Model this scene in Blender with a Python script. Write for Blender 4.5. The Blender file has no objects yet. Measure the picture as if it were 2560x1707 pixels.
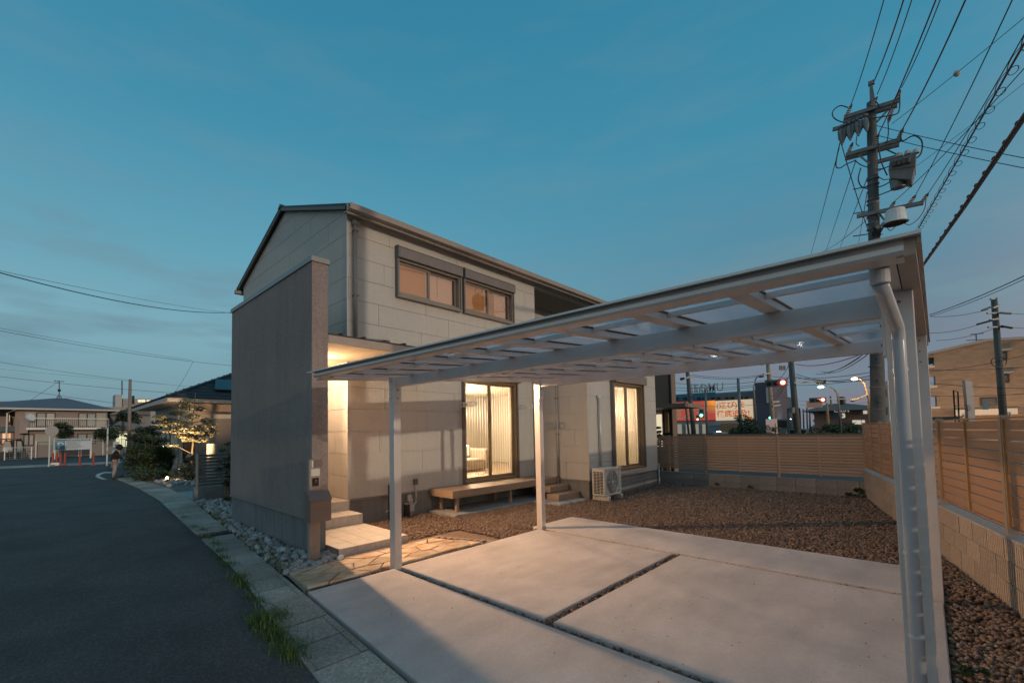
import bpy, math, random
import numpy as np
from mathutils import Vector, Matrix
random.seed(7); RNG = np.random.default_rng(7)
S = bpy.context.scene
COL = S.collection
R = math.radians
# ------------------------------------------------------------------ camera
CAM = np.array([0, 0, 1.6])
FX, PX, PY = 1102.07, 1127.19, 1026.56          # focal length and principal point in photo pixels (2560 x 1707)
yaw, pitch, roll = 0.82139766, 0.04835152, -0.01416511
fw = np.array([math.cos(pitch)*math.cos(yaw), math.cos(pitch)*math.sin(yaw), math.sin(pitch)])
r0 = np.cross(fw, [0, 0, 1]); r0 /= np.linalg.norm(r0); u0 = np.cross(r0, fw)
rt = math.cos(roll)*r0 + math.sin(roll)*u0
up = -math.sin(roll)*r0 + math.cos(roll)*u0
cd = bpy.data.cameras.new('camera'); cam = bpy.data.objects.new('camera', cd); COL.objects.link(cam)
cam.matrix_world = Matrix(((rt[0], up[0], -fw[0], 0), (rt[1], up[1], -fw[1], 0), (rt[2], up[2], -fw[2], 1.6), (0, 0, 0, 1)))
cd.sensor_width = 36; cd.lens = 36*FX/2560
cd.shift_x = (1280-PX)/2560; cd.shift_y = (PY-853.5)/2560
cd.clip_start = 0.05; cd.clip_end = 2000
S.camera = cam
S.render.resolution_x = 1024; S.render.resolution_y = 682
S.view_settings.view_transform = 'Standard'; S.view_settings.look = 'None'
S.view_settings.exposure = 0.12; S.view_settings.gamma = 1
try: S.view_settings.use_curve_mapping = False
except Exception: pass
S.cycles.max_bounces = 8; S.cycles.transparent_max_bounces = 16
S.cycles.sample_clamp_indirect = 4

# ------------------------------------------------------------------ world: dusk sky by direction
W = bpy.data.worlds.new("World"); S.world = W; W.use_nodes = True
nt = W.node_tree; nt.nodes.clear()
def N(t, tree=None, **k):
    n = (tree or nt).nodes.new(t)
    for a, b in k.items(): setattr(n, a, b)
    return n
def ramp(node, pts):
    cr = node.color_ramp
    while len(cr.elements) > 1: cr.elements.remove(cr.elements[-1])
    cr.elements[0].position = pts[0][0]; cr.elements[0].color = (*pts[0][1], 1)
    for p, c in pts[1:]:
        e = cr.elements.new(p); e.color = (*c, 1)
L = nt.links.new
tc = N('ShaderNodeTexCoord'); sx = N('ShaderNodeSeparateXYZ'); L(tc.outputs['Generated'], sx.inputs[0])
rA = N('ShaderNodeValToRGB'); ramp(rA, [(0, (.15, .235, .27)), (.05, (.18, .29, .33)), (.2, (.19, .375, .45)), (.35, (.115, .325, .43)), (.55, (.055, .25, .375)), (.75, (.030, .195, .315)), (1, (.020, .15, .26))])
rB = N('ShaderNodeValToRGB'); ramp(rB, [(0, (.20, .185, .215)), (.06, (.19, .195, .24)), (.16, (.155, .21, .275)), (.3, (.095, .24, .33)), (.5, (.05, .24, .36)), (.75, (.030, .195, .315)), (1, (.020, .15, .26))])
L(sx.outputs[2], rA.inputs[0]); L(sx.outputs[2], rB.inputs[0])
dt = N('ShaderNodeVectorMath', operation='DOT_PRODUCT'); L(tc.outputs['Generated'], dt.inputs[0]); dt.inputs[1].default_value = (.73, -.68, 0)
mr = N('ShaderNodeMapRange'); mr.interpolation_type = 'SMOOTHSTEP'; L(dt.outputs['Value'], mr.inputs[0]); mr.inputs[1].default_value = -.35; mr.inputs[2].default_value = .7
mx = N('ShaderNodeMix', data_type='RGBA'); L(mr.outputs[0], mx.inputs[0]); L(rA.outputs[0], mx.inputs[6]); L(rB.outputs[0], mx.inputs[7])
mp = N('ShaderNodeMapping'); L(tc.outputs['Generated'], mp.inputs[0]); mp.inputs[3].default_value = (1.2, 1.2, 6.5); mp.inputs[2].default_value = (.12, .1, 0)
nz = N('ShaderNodeTexNoise'); L(mp.outputs[0], nz.inputs[0]); nz.inputs['Scale'].default_value = 3.1; nz.inputs['Detail'].default_value = 5; nz.inputs['Roughness'].default_value = .5
cr = N('ShaderNodeValToRGB'); ramp(cr, [(.47, (0, 0, 0)), (.66, (1, 1, 1))]); L(nz.outputs[0], cr.inputs[0])
zb = N('ShaderNodeValToRGB'); ramp(zb, [(0, (.9, .9, .9)), (.22, (.8, .8, .8)), (.42, (.22, .22, .22)), (1, (.06, .06, .06))]); L(sx.outputs[2], zb.inputs[0])
mm = N('ShaderNodeMath', operation='MULTIPLY'); L(cr.outputs[0], mm.inputs[0]); L(zb.outputs[0], mm.inputs[1])
cl = N('ShaderNodeMix', data_type='RGBA'); L(mm.outputs[0], cl.inputs[0]); L(mx.outputs[2], cl.inputs[6]); cl.inputs[7].default_value = (.145, .255, .315, 1)
d2 = N('ShaderNodeVectorMath', operation='DOT_PRODUCT'); L(tc.outputs['Generated'], d2.inputs[0]); d2.inputs[1].default_value = (.15, -.99, 0)
m2 = N('ShaderNodeMapRange'); m2.interpolation_type = 'SMOOTHSTEP'; L(d2.outputs['Value'], m2.inputs[0]); m2.inputs[1].default_value = .1; m2.inputs[2].default_value = 1.0
zg = N('ShaderNodeValToRGB'); ramp(zg, [(0, (1, 1, 1)), (.25, (.85, .85, .85)), (.6, (.3, .3, .3)), (1, (0, 0, 0))]); L(sx.outputs[2], zg.inputs[0])
m3 = N('ShaderNodeMath', operation='MULTIPLY'); L(m2.outputs[0], m3.inputs[0]); L(zg.outputs[0], m3.inputs[1])
ag = N('ShaderNodeMix', data_type='RGBA'); L(m3.outputs[0], ag.inputs[0]); L(cl.outputs[2], ag.inputs[6]); ag.inputs[7].default_value = (.80, .58, .45, 1)
bg = N('ShaderNodeBackground'); d5 = N('ShaderNodeVectorMath', operation='DOT_PRODUCT'); L(tc.outputs['Generated'], d5.inputs[0]); d5.inputs[1].default_value = (-.96, -.28, 0)
m5 = N('ShaderNodeMapRange'); m5.interpolation_type = 'SMOOTHSTEP'; L(d5.outputs['Value'], m5.inputs[0]); m5.inputs[1].default_value = -.1; m5.inputs[2].default_value = .9
m6 = N('ShaderNodeMath', operation='MULTIPLY'); L(m5.outputs[0], m6.inputs[0]); L(zg.outputs[0], m6.inputs[1])
ah = N('ShaderNodeMix', data_type='RGBA'); L(m6.outputs[0], ah.inputs[0]); L(ag.outputs[2], ah.inputs[6]); ah.inputs[7].default_value = (.34, .375, .395, 1)
L(ah.outputs[2], bg.inputs[0]); bg.inputs[1].default_value = 1.0
wo = N('ShaderNodeOutputWorld'); L(bg.outputs[0], wo.inputs[0])
# ------------------------------------------------------------------ low warm directional light (the lit street behind the camera)
sd = bpy.data.lights.new('sun', 'SUN'); sun = bpy.data.objects.new('sun', sd); COL.objects.link(sun)
sd.energy = 0.85; sd.color = (1, .83, .63); sd.angle = R(.7)
sun.rotation_euler = Vector((.066, 1, -.113)).to_track_quat('-Z', 'Y').to_euler()

# ------------------------------------------------------------------ helpers: projection of photo points to places
def ray(x, y): return (x-PX)/FX*rt-(y-PY)/FX*up+fw
def onz(x, y, z=0): d = ray(x, y); return Vector(CAM+d*(z-1.6)/d[2])
def onx(x, y, c): d = ray(x, y); return Vector(CAM+d*c/d[0])
def ony(x, y, c): d = ray(x, y); return Vector(CAM+d*c/d[1])
def dep(x, y, d): return Vector(CAM+ray(x, y)*d)

# ------------------------------------------------------------------ materials
def mat(name, col, rough=.6, metal=0, var=.12, scale=8, bump=0, bscale=60, emis=None, estr=0, spec=None, col2=None, detail=6, stretch=None, island=0, dirt=0, speck=0, orand=0, streak=0):
    m = bpy.data.materials.new(name); m.use_nodes = True; t = m.node_tree
    b = t.nodes['Principled BSDF']; l = t.links.new
    b.inputs['Roughness'].default_value = rough; b.inputs['Metallic'].default_value = metal
    if spec is not None: b.inputs['Specular IOR Level'].default_value = spec
    tcn = t.nodes.new('ShaderNodeTexCoord'); src = tcn.outputs['Object']
    if stretch:
        mpn = t.nodes.new('ShaderNodeMapping'); mpn.inputs[3].default_value = stretch; l(src, mpn.inputs[0]); src = mpn.outputs[0]
    base = None
    if var or col2:
        n = t.nodes.new('ShaderNodeTexNoise'); n.inputs['Scale'].default_value = scale; n.inputs['Detail'].default_value = detail; l(src, n.inputs[0])
        rp = t.nodes.new('ShaderNodeValToRGB')
        c2 = col2 or tuple(c*(1+var) for c in col); c1 = col if col2 else tuple(c*(1-var) for c in col)
        ramp(rp, [(.35, c1), (.65, c2)]); l(n.outputs[0], rp.inputs[0]); base = rp.outputs[0]
    if dirt:
        n2 = t.nodes.new('ShaderNodeTexNoise'); n2.inputs['Scale'].default_value = .9; n2.inputs['Detail'].default_value = 7; n2.inputs['Roughness'].default_value = .6; l(tcn.outputs['Object'], n2.inputs[0])
        r2 = t.nodes.new('ShaderNodeValToRGB'); ramp(r2, [(.3, (1-dirt,)*3), (.65, (1+dirt*.4,)*3)]); l(n2.outputs[0], r2.inputs[0])
        mu = t.nodes.new('ShaderNodeMix'); mu.data_type = 'RGBA'; mu.blend_type = 'MULTIPLY'; mu.inputs[0].default_value = 1
        if base: l(base, mu.inputs[6])
        else: mu.inputs[6].default_value = (*col, 1)
        l(r2.outputs[0], mu.inputs[7]); base = mu.outputs[2]
    if streak:
        ms = t.nodes.new('ShaderNodeMapping'); ms.inputs[3].default_value = (5, 5, .35); l(tcn.outputs['Object'], ms.inputs[0])
        n6 = t.nodes.new('ShaderNodeTexNoise'); n6.inputs['Scale'].default_value = 2.2; n6.inputs['Detail'].default_value = 6; n6.inputs['Roughness'].default_value = .65; l(ms.outputs[0], n6.inputs[0])
        r6 = t.nodes.new('ShaderNodeValToRGB'); ramp(r6, [(.36, (1-streak,)*3), (.55, (1,)*3), (.7, (1+streak*.4,)*3)]); l(n6.outputs[0], r6.inputs[0])
        mu = t.nodes.new('ShaderNodeMix'); mu.data_type = 'RGBA'; mu.blend_type = 'MULTIPLY'; mu.inputs[0].default_value = 1
        l(base, mu.inputs[6]); l(r6.outputs[0], mu.inputs[7]); base = mu.outputs[2]
    if orand:
        oi = t.nodes.new('ShaderNodeObjectInfo'); r5 = t.nodes.new('ShaderNodeValToRGB'); ramp(r5, [(0, (1-orand,)*3), (1, (1+orand,)*3)]); l(oi.outputs['Random'], r5.inputs[0])
        mu = t.nodes.new('ShaderNodeMix'); mu.data_type = 'RGBA'; mu.blend_type = 'MULTIPLY'; mu.inputs[0].default_value = 1
        l(base, mu.inputs[6]); l(r5.outputs[0], mu.inputs[7]); base = mu.outputs[2]
    if speck:
        n4 = t.nodes.new('ShaderNodeTexVoronoi'); n4.inputs['Scale'].default_value = 75; l(tcn.outputs['Object'], n4.inputs[0])
        r4 = t.nodes.new('ShaderNodeValToRGB'); ramp(r4, [(0, (1-speck*.35,)*3), (.55, (1,)*3), (.93, (1+speck,)*3)]); l(n4.outputs['Color'], r4.inputs[0])
        mu = t.nodes.new('ShaderNodeMix'); mu.data_type = 'RGBA'; mu.blend_type = 'MULTIPLY'; mu.inputs[0].default_value = 1
        l(base, mu.inputs[6]); l(r4.outputs[0], mu.inputs[7]); base = mu.outputs[2]
    if island:
        g = t.nodes.new('ShaderNodeNewGeometry'); r3 = t.nodes.new('ShaderNodeValToRGB')
        ramp(r3, island if isinstance(island, list) else [(0, (1-island,)*3), (1, (1+island,)*3)]); l(g.outputs['Random Per Island'], r3.inputs[0])
        if isinstance(island, list) : r3.color_ramp.interpolation = 'LINEAR'
        mu = t.nodes.new('ShaderNodeMix'); mu.data_type = 'RGBA'; mu.blend_type = 'MULTIPLY'; mu.inputs[0].default_value = 1
        if base: l(base, mu.inputs[6])
        else: mu.inputs[6].default_value = (*col, 1)
        l(r3.outputs[0], mu.inputs[7]); base = mu.outputs[2]
    if base: l(base, b.inputs['Base Color'])
    else: b.inputs['Base Color'].default_value = (*col, 1)
    if bump:
        bn = t.nodes.new('ShaderNodeTexNoise'); bn.inputs['Scale'].default_value = bscale; bn.inputs['Detail'].default_value = 4; l(src, bn.inputs[0])
        bp = t.nodes.new('ShaderNodeBump'); bp.inputs['Strength'].default_value = bump; bp.inputs['Distance'].default_value = .01; l(bn.outputs[0], bp.inputs['Height']); l(bp.outputs[0], b.inputs['Normal'])
    if emis:
        b.inputs['Emission Color'].default_value = (*emis, 1); b.inputs['Emission Strength'].default_value = estr
    return m
def emit(name, col, s): return mat(name, (.8, .8, .8), var=0, emis=col, estr=s)
def schlick(t, f0):
    lw = t.nodes.new('ShaderNodeLayerWeight'); lw.inputs[0].default_value = .5
    p = t.nodes.new('ShaderNodeMath'); p.operation = 'POWER'; p.inputs[1].default_value = 4.5; t.links.new(lw.outputs['Facing'], p.inputs[0])
    q = t.nodes.new('ShaderNodeMath'); q.operation = 'MULTIPLY_ADD'; q.inputs[1].default_value = 1-f0; q.inputs[2].default_value = f0; t.links.new(p.outputs[0], q.inputs[0]); return q
def glass(name, tint=(.98, .97, .96), refl=.03, rough=0.0):
    m = bpy.data.materials.new(name); m.use_nodes = True; t = m.node_tree; t.nodes.clear(); l = t.links.new
    tr = t.nodes.new('ShaderNodeBsdfTransparent'); tr.inputs[0].default_value = (*tint, 1)
    gl = t.nodes.new('ShaderNodeBsdfGlossy'); gl.inputs['Roughness'].default_value = rough
    ad = schlick(t, refl)
    mxs = t.nodes.new('ShaderNodeMixShader'); l(ad.outputs[0], mxs.inputs[0]); l(tr.outputs[0], mxs.inputs[1]); l(gl.outputs[0], mxs.inputs[2])
    o = t.nodes.new('ShaderNodeOutputMaterial'); l(mxs.outputs[0], o.inputs[0]); return m
def poly_sheet():
    m = bpy.data.materials.new('polycarbonate'); m.use_nodes = True; t = m.node_tree; t.nodes.clear(); l = t.links.new
    tr = t.nodes.new('ShaderNodeBsdfTransparent'); tr.inputs[0].default_value = (.90, .93, .97, 1)
    df = t.nodes.new('ShaderNodeBsdfTranslucent'); df.inputs[0].default_value = (.95, .93, 1, 1)
    gl = t.nodes.new('ShaderNodeBsdfGlossy'); gl.inputs['Roughness'].default_value = .12; gl.inputs[0].default_value = (.9, .9, .95, 1)
    m1 = t.nodes.new('ShaderNodeMixShader'); m1.inputs[0].default_value = .72; l(tr.outputs[0], m1.inputs[1]); l(df.outputs[0], m1.inputs[2])
    f = schlick(t, .05)
    m2 = t.nodes.new('ShaderNodeMixShader'); l(f.outputs[0], m2.inputs[0]); l(m1.outputs[0], m2.inputs[1]); l(gl.outputs[0], m2.inputs[2])
    o = t.nodes.new('ShaderNodeOutputMaterial'); l(m2.outputs[0], o.inputs[0]); return m
M = {}
M['asphalt'] = mat('asphalt', (.052, .054, .055), .85, scale=220, bump=.9, bscale=230, col2=(.088, .086, .084), dirt=.35, speck=.7)
M['asphalt2'] = mat('asphalt_lot', (.06, .066, .07), .9, scale=40, var=.2, bump=.3, bscale=120, dirt=.2)
M['earth'] = mat('earth', (.07, .06, .045), .95, var=.3, scale=3, bump=.4, bscale=20)
M['concrete'] = mat('concrete_slab', (.57, .49, .455), .72, scale=1.9, var=.075, bump=.3, bscale=260, dirt=.2, speck=.10, stretch=(.8, 2.4, 1))
M['kerb'] = mat('gutter_concrete', (.36, .325, .28), .9, scale=35, var=.2, bump=.8, bscale=150, dirt=.5, speck=.3, orand=.13)
M['pad'] = mat('pad_concrete', (.34, .33, .32), .85, scale=9, var=.14, bump=.3, bscale=120)
M['siding'] = mat('siding', (.53, .50, .455), .75, scale=70, var=.08, bump=.5, bscale=170, dirt=.05, orand=.01, streak=.03)
M['siding_back'] = mat('siding_joint', (.50, .47, .43), .85, var=.1)
M['trim'] = mat('trim_beige', (.50, .46, .42), .5, var=.04)
M['gate'] = mat('dark_stucco', (.285, .235, .22), .85, scale=55, var=.16, bump=1.0, bscale=110, dirt=.14, streak=.09)
M['gateplinth'] = mat('plinth_grey', (.19, .205, .205), .85, scale=60, var=.12, bump=.3, bscale=150, dirt=.2, streak=.2)
M['plinth'] = mat('foundation', (.22, .21, .20), .85, scale=60, var=.12, bump=.3, bscale=150, dirt=.2, streak=.15)
M['cap'] = mat('cap_metal', (.27, .265, .26), .4, metal=.3, var=.04)
M['gutter'] = mat('gutter_taupe', (.33, .28, .245), .45, var=.05)
M['roof'] = mat('roof_metal', (.05, .05, .055), .4, metal=.4, var=.1)
M['shutter'] = mat('shutter_box', (.20, .175, .165), .45, metal=.3, var=.05)
M['shutter_dark'] = mat('shutter_side', (.13, .14, .14), .5, metal=.2, var=.05)
M['frame'] = mat('window_frame', (.26, .23, .20), .4, metal=.5, var=.04)
M['bronze'] = mat('window_frame_bronze', (.30, .22, .13), .4, metal=.4, var=.05)
M['dark'] = mat('dark_rubber', (.02, .02, .02), .6, var=0)
M['glass'] = glass('glass'); M['glass_up'] = glass('glass_upper', (.85, .85, .85), .1)
M['alu'] = mat('aluminium', (.68, .61, .57), .38, metal=.25, var=.03)
M['alu_lt'] = mat('aluminium_light', (.62, .60, .57), .35, metal=.3, var=.03)
M['gasket'] = mat('gasket', (.015, .02, .03), .5, var=0)
M['poly'] = poly_sheet()
M['pvc'] = mat('downpipe_plastic', (.50, .50, .52), .22, var=.02)
M['deck'] = mat('deck_board', (.36, .25, .17), .6, var=.12, scale=6, stretch=(.4, 14, 14), bump=.2, bscale=60)
M['slat'] = mat('fence_slat_taupe', (.40, .265, .185), .5, metal=.1, var=.06, scale=5, orand=.06)
M['wood'] = mat('fence_slat_wood', (.36, .205, .125), .42, var=.16, scale=5, stretch=(.3, 12, 20), orand=.12)
M['woodpost'] = mat('fence_post', (.33, .27, .22), .45, metal=.2, var=.04)
M['rail'] = mat('fence_rail_ochre', (.42, .25, .11), .4, metal=.2, var=.05)
M['block'] = mat('block_grey', (.27, .245, .225), .9, scale=40, var=.15, bump=.6, bscale=120, dirt=.2, orand=.1)
M['rib'] = mat('block_beige', (.44, .345, .275), .9, scale=50, var=.16, bump=.5, bscale=140, dirt=.2, orand=.09)
M['wallcap'] = mat('wall_cap', (.34, .33, .33), .85, scale=30, var=.15, bump=.3)
M['tile'] = mat('porch_tile', (.52, .47, .42), .6, scale=14, var=.07, bump=.2, bscale=90, orand=.05)
M['grout'] = mat('grout', (.24, .21, .18), .9, var=.1)
M['flag'] = mat('flagstone', (.46, .27, .15), .7, scale=4, col2=(.62, .50, .37), bump=.6, bscale=35, stretch=(1, 3, 1), dirt=.25, orand=.22)
M['sett'] = mat('sett_brick', (.30, .21, .17), .85, scale=20, var=.2, bump=.4)
M['rock'] = mat('rock', (.27, .29, .30), .85, scale=2.2, orand=.3, col2=(.50, .50, .48), bump=1.0, bscale=22, detail=9)
M['gravel'] = mat('gravel', (.5, .5, .5), .85, var=0, island=[(0, (.20, .125, .085)), (.3, (.38, .23, .155)), (.6, (.50, .31, .205)), (.85, (.44, .36, .31)), (1, (.66, .46, .33))])
M['gravelbed'] = mat('gravel_bed', (.13, .09, .062), .95, scale=60, col2=(.28, .18, .12), bump=1, bscale=90)
M['grass'] = mat('grass', (.07, .12, .025), .7, var=0, island=[(0, (.6, .75, .6)), (.7, (1.2, 1.15, 1)), (1, (2.2, 1.5, 1.3))])
M['leaf'] = mat('leaf_green', (.06, .085, .035), .55, var=0, island=.5)
M['leafdark'] = mat('leaf_dark', (.028, .055, .022), .6, var=0, island=.5)
M['leaflit'] = mat('leaf_lit_tone', (.30, .27, .16), .5, var=0, island=.4)  # lamplight put into the leaf colour, raised to brighten the lit foliage
M['bark'] = mat('bark', (.16, .12, .085), .9, var=.25, scale=20, bump=.6)
M['white'] = mat('white_paint', (.72, .72, .70), .45, var=.04)
M['ac'] = mat('ac_ivory', (.60, .575, .53), .5, var=.03)
M['black'] = mat('black_gloss', (.012, .012, .014), .25, var=0)
M['pole'] = mat('pole_concrete', (.11, .105, .10), .75, scale=14, var=.14, bump=.4, bscale=60)
M['steel'] = mat('galvanised', (.20, .20, .195), .5, metal=.5, var=.12)
M['wire'] = mat('cable', (.05, .04, .04), .6, var=0)
M['wirered'] = mat('cable_brown', (.17, .06, .05), .6, var=0)
M['interior'] = mat('interior_wall', (.40, .36, .30), .7, var=.02)
M['floorw'] = mat('interior_floor', (.26, .19, .13), .5, var=.1, stretch=(1, 8, 1))
M['sofa'] = mat('sofa_fabric', (.30, .25, .20), .9, var=.06, bump=.3)
M['lampglow'] = emit('lamp_glow', (1, .9, .72), 14)
M['blind'] = mat('blind', (.50, .44, .36), .7, var=.02)
M['amber'] = mat('amber_blind', (.40, .22, .11), .8, var=0, emis=(.60, .22, .055), estr=.36)
M['amber2'] = mat('amber_blind_pale', (.45, .28, .18), .8, var=0, emis=(.66, .34, .19), estr=.38)

# ------------------------------------------------------------------ mesh builder
ROOT = {}
class MB:
    def __init__(s): s.v = []; s.f = []
    def add(s, vs, fs):
        o = len(s.v); s.v += [tuple(v) for v in vs]; s.f += [tuple(i+o for i in f) for f in fs]; return s
    def box(s, x0, x1, y0, y1, z0, z1):
        if x0 > x1: x0, x1 = x1, x0
        if y0 > y1: y0, y1 = y1, y0
        return s.add([(x0, y0, z0), (x1, y0, z0), (x1, y1, z0), (x0, y1, z0), (x0, y0, z1), (x1, y0, z1), (x1, y1, z1), (x0, y1, z1)],
                     [(3, 2, 1, 0), (4, 5, 6, 7), (0, 1, 5, 4), (1, 2, 6, 5), (2, 3, 7, 6), (3, 0, 4, 7)])
    def prism(s, poly, axis, a, b):
        "poly: 2D points; extruded along axis from a to b"
        n = len(poly)
        def p(q, c): return (c, q[0], q[1]) if axis == 'x' else (q[0], c, q[1]) if axis == 'y' else (q[0], q[1], c)
        vs = [p(q, a) for q in poly]+[p(q, b) for q in poly]
        fs = [tuple(range(n))[::-1], tuple(range(n, 2*n))]+[(i, (i+1) % n, (i+1) % n+n, i+n) for i in range(n)]
        return s.add(vs, fs)
    def bar(s, p, q, w, h=None, upv=(0, 0, 1)):
        p, q = Vector(p), Vector(q); h = h or w; d = (q-p).normalized(); u = Vector(upv)
        if abs(d.dot(u)) > .98: u = Vector((1, 0, 0))
        a = d.cross(u).normalized(); b = a.cross(d)
        vs = []
        for c in (p, q):
            for i, j in ((-1, -1), (1, -1), (1, 1), (-1, 1)): vs.append(c+a*(i*w/2)+b*(j*h/2))
        return s.add(vs, [(0, 1, 2, 3), (7, 6, 5, 4), (0, 4, 5, 1), (1, 5, 6, 2), (2, 6, 7, 3), (3, 7, 4, 0)])
    def cyl(s, p, q, r1, r2=None, n=10):
        r2 = r1 if r2 is None else r2
        p, q = Vector(p), Vector(q); d = (q-p).normalized(); u = Vector((0, 0, 1)) if abs(d.z) < .95 else Vector((1, 0, 0))
        a = d.cross(u).normalized(); b = a.cross(d); vs = []
        for c, r in ((p, r1), (q, r2)):
            for k in range(n): t = 2*math.pi*k/n; vs.append(c+a*(r*math.cos(t))+b*(r*math.sin(t)))
        return s.add(vs, [tuple(range(n)), tuple(range(2*n-1, n-1, -1))]+[(k+n, (k+1) % n+n, (k+1) % n, k) for k in range(n)])
    def tube(s, pts, r, n=6):
        pts = [Vector(p) for p in pts]; rings = []
        for i, p in enumerate(pts):
            d = (pts[min(i+1, len(pts)-1)]-pts[max(i-1, 0)]).normalized(); u = Vector((0, 0, 1)) if abs(d.z) < .95 else Vector((1, 0, 0))
            a = d.cross(u).normalized(); b = a.cross(d); rr = r[i] if isinstance(r, (list, tuple)) else r
            rings.append([p+a*(rr*math.cos(2*math.pi*k/n))+b*(rr*math.sin(2*math.pi*k/n)) for k in range(n)])
        vs = [v for q in rings for v in q]; fs = []
        for i in range(len(pts)-1):
            for k in range(n): fs.append((i*n+k, i*n+(k+1) % n, (i+1)*n+(k+1) % n, (i+1)*n+k))
        fs += [tuple(range(n))[::-1], tuple(range((len(pts)-1)*n, len(pts)*n))]
        return s.add(vs, fs)
    def ball(s, c, r, n=8, m=6, sz=1):
        c = Vector(c); vs = [c+Vector((0, 0, r*sz))]; fs = []
        for i in range(1, m):
            t = math.pi*i/m
            for k in range(n): p = 2*math.pi*k/n; vs.append(c+Vector((r*math.sin(t)*math.cos(p), r*math.sin(t)*math.sin(p), r*sz*math.cos(t))))
        vs.append(c-Vector((0, 0, r*sz)))
        for k in range(n): fs.append((0, 1+k, 1+(k+1) % n)); fs.append((len(vs)-1, 1+(m-2)*n+(k+1) % n, 1+(m-2)*n+k))
        for i in range(m-2):
            for k in range(n): a = 1+i*n+k; b = 1+i*n+(k+1) % n; fs.append((a, a+n, b+n, b))
        return s.add(vs, fs)
    def quad(s, a, b, c, d): return s.add([a, b, c, d], [(0, 1, 2, 3)])
    def build(s, name, m, parent=None, label=None, cat=None, group=None, kind=None, bevel=0, smooth=False, local=False, origin=None):
        off = Vector((0, 0, 0))
        if parent is not None and not local: off = ROOT.get(parent.name, Vector((0, 0, 0)))
        if parent is None and origin is None and kind != 'structure' and s.v:
            a = np.array(s.v); origin = ((a[:, 0].min()+a[:, 0].max())/2, (a[:, 1].min()+a[:, 1].max())/2, a[:, 2].min())
        if origin is not None and parent is None: off = Vector(origin)
        me = bpy.data.meshes.new(name)
        me.from_pydata([(v[0]-off[0], v[1]-off[1], v[2]-off[2]) for v in s.v], [], s.f); me.validate(); me.update()
        if isinstance(m, str): m = M[m]
        me.materials.append(m)
        o = bpy.data.objects.new(name, me); COL.objects.link(o)
        if smooth:
            me.polygons.foreach_set('use_smooth', [True]*len(me.polygons))
        if parent is not None: o.parent = parent; ROOT[o.name] = off
        else: o.location = off; ROOT[o.name] = off
        if bevel:
            b = o.modifiers.new('bevel', 'BEVEL'); b.width = bevel; b.segments = 2; b.limit_method = 'ANGLE'
        tag(o, label, cat, group, kind); return o
def tag(o, label=None, cat=None, group=None, kind=None):
    if label: o['label'] = label
    if cat: o['category'] = cat
    if group: o['group'] = group
    if kind: o['kind'] = kind
    return o
def thing(name, label, cat, loc=(0, 0, 0), rz=0, group=None):
    o = bpy.data.objects.new(name, None); COL.objects.link(o); o.location = loc; o.rotation_euler.z = rz
    o.empty_display_size = .2; ROOT[o.name] = Vector(loc); return tag(o, label, cat, group)
def kids(o): return [c for c in o.children]
def copy_tree(o, loc=None, rz=None, parent=None, label=None):
    c = o.copy(); COL.objects.link(c); c.parent = parent
    if loc is not None: c.location = loc
    if rz is not None: c.rotation_euler.z = rz
    if label: c['label'] = label
    for ch in kids(o): copy_tree(ch, parent=c)
    return c
def inst(o, name, loc, rz=0, parent=None, scale=None):
    "another piece sharing the mesh of o"
    c = bpy.data.objects.new(name, o.data); COL.objects.link(c); c.parent = parent; c.location = loc; c.rotation_euler.z = rz
    if scale: c.scale = scale
    return c
def cells(rect, holes):
    u0, u1, z0, z1 = rect
    us = sorted({u0, u1}|{min(max(h[i], u0), u1) for h in holes for i in (0, 1)})
    zs = sorted({z0, z1}|{min(max(h[i], z0), z1) for h in holes for i in (2, 3)})
    out = []
    for a, b in zip(us, us[1:]):
        if b-a < 1e-4: continue
        run = None
        for c, d in zip(zs, zs[1:]):
            if d-c < 1e-4: continue
            mu, mz = (a+b)/2, (c+d)/2
            if any(h[0] < mu < h[1] and h[2] < mz < h[3] for h in holes):
                if run: out.append((a, b, *run)); run = None
            else: run = (run[0], d) if run else (c, d)
        if run: out.append((a, b, *run))
    return out
def wallbox(mb, axis, c0, c1, rect, holes=()):
    for a, b, z0, z1 in cells(rect, holes):
        if axis == 'y': mb.box(a, b, c0, c1, z0, z1)
        else: mb.box(c0, c1, a, b, z0, z1)
    return mb
def clip(poly, a, b, c):
    "keep a*u+b*z<=c"
    out = []
    for i in range(len(poly)):
        p, q = poly[i], poly[(i+1) % len(poly)]; dp = a*p[0]+b*p[1]-c; dq = a*q[0]+b*q[1]-c
        if dp <= 0: out.append(p)
        if (dp < 0 < dq) or (dq < 0 < dp):
            t = dp/(dp-dq); out.append((p[0]+t*(q[0]-p[0]), p[1]+t*(q[1]-p[1])))
    return out
def siding(parent, axis, c, inward, u0, u1, z0, z1, holes=(), clips=(), course=.4015, length=1.82, start=0, th=.014, gap=.007, mname='siding'):
    k = 0; z = z0
    while z < z1-.02:
        zt = min(z+course, z1); off = (start+(k % 2)*length*.5+(k % 3)*.13) % length; u = u0-off
        while u < u1-.01:
            a, b = max(u, u0)+gap/2, min(u+length, u1)-gap/2; u += length
            if b-a < .03: continue
            mb = MB()
            hs = [h for h in holes if h[0] < b and h[1] > a and h[2] < zt and h[3] > z]
            if clips:
                poly = [(a, z+gap/2), (b, z+gap/2), (b, zt-gap/2), (a, zt-gap/2)]
                for cc in clips: poly = clip(poly, *cc) if poly else poly
                if len(poly) >= 3: mb.prism(poly, axis, c, c+inward*th)
            else:
                wallbox(mb, axis, c, c+inward*th, (a, b, z+gap/2, zt-gap/2), hs)
            if mb.v: mb.build('siding_panel', mname, parent)
        z += course; k += 1
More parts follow.
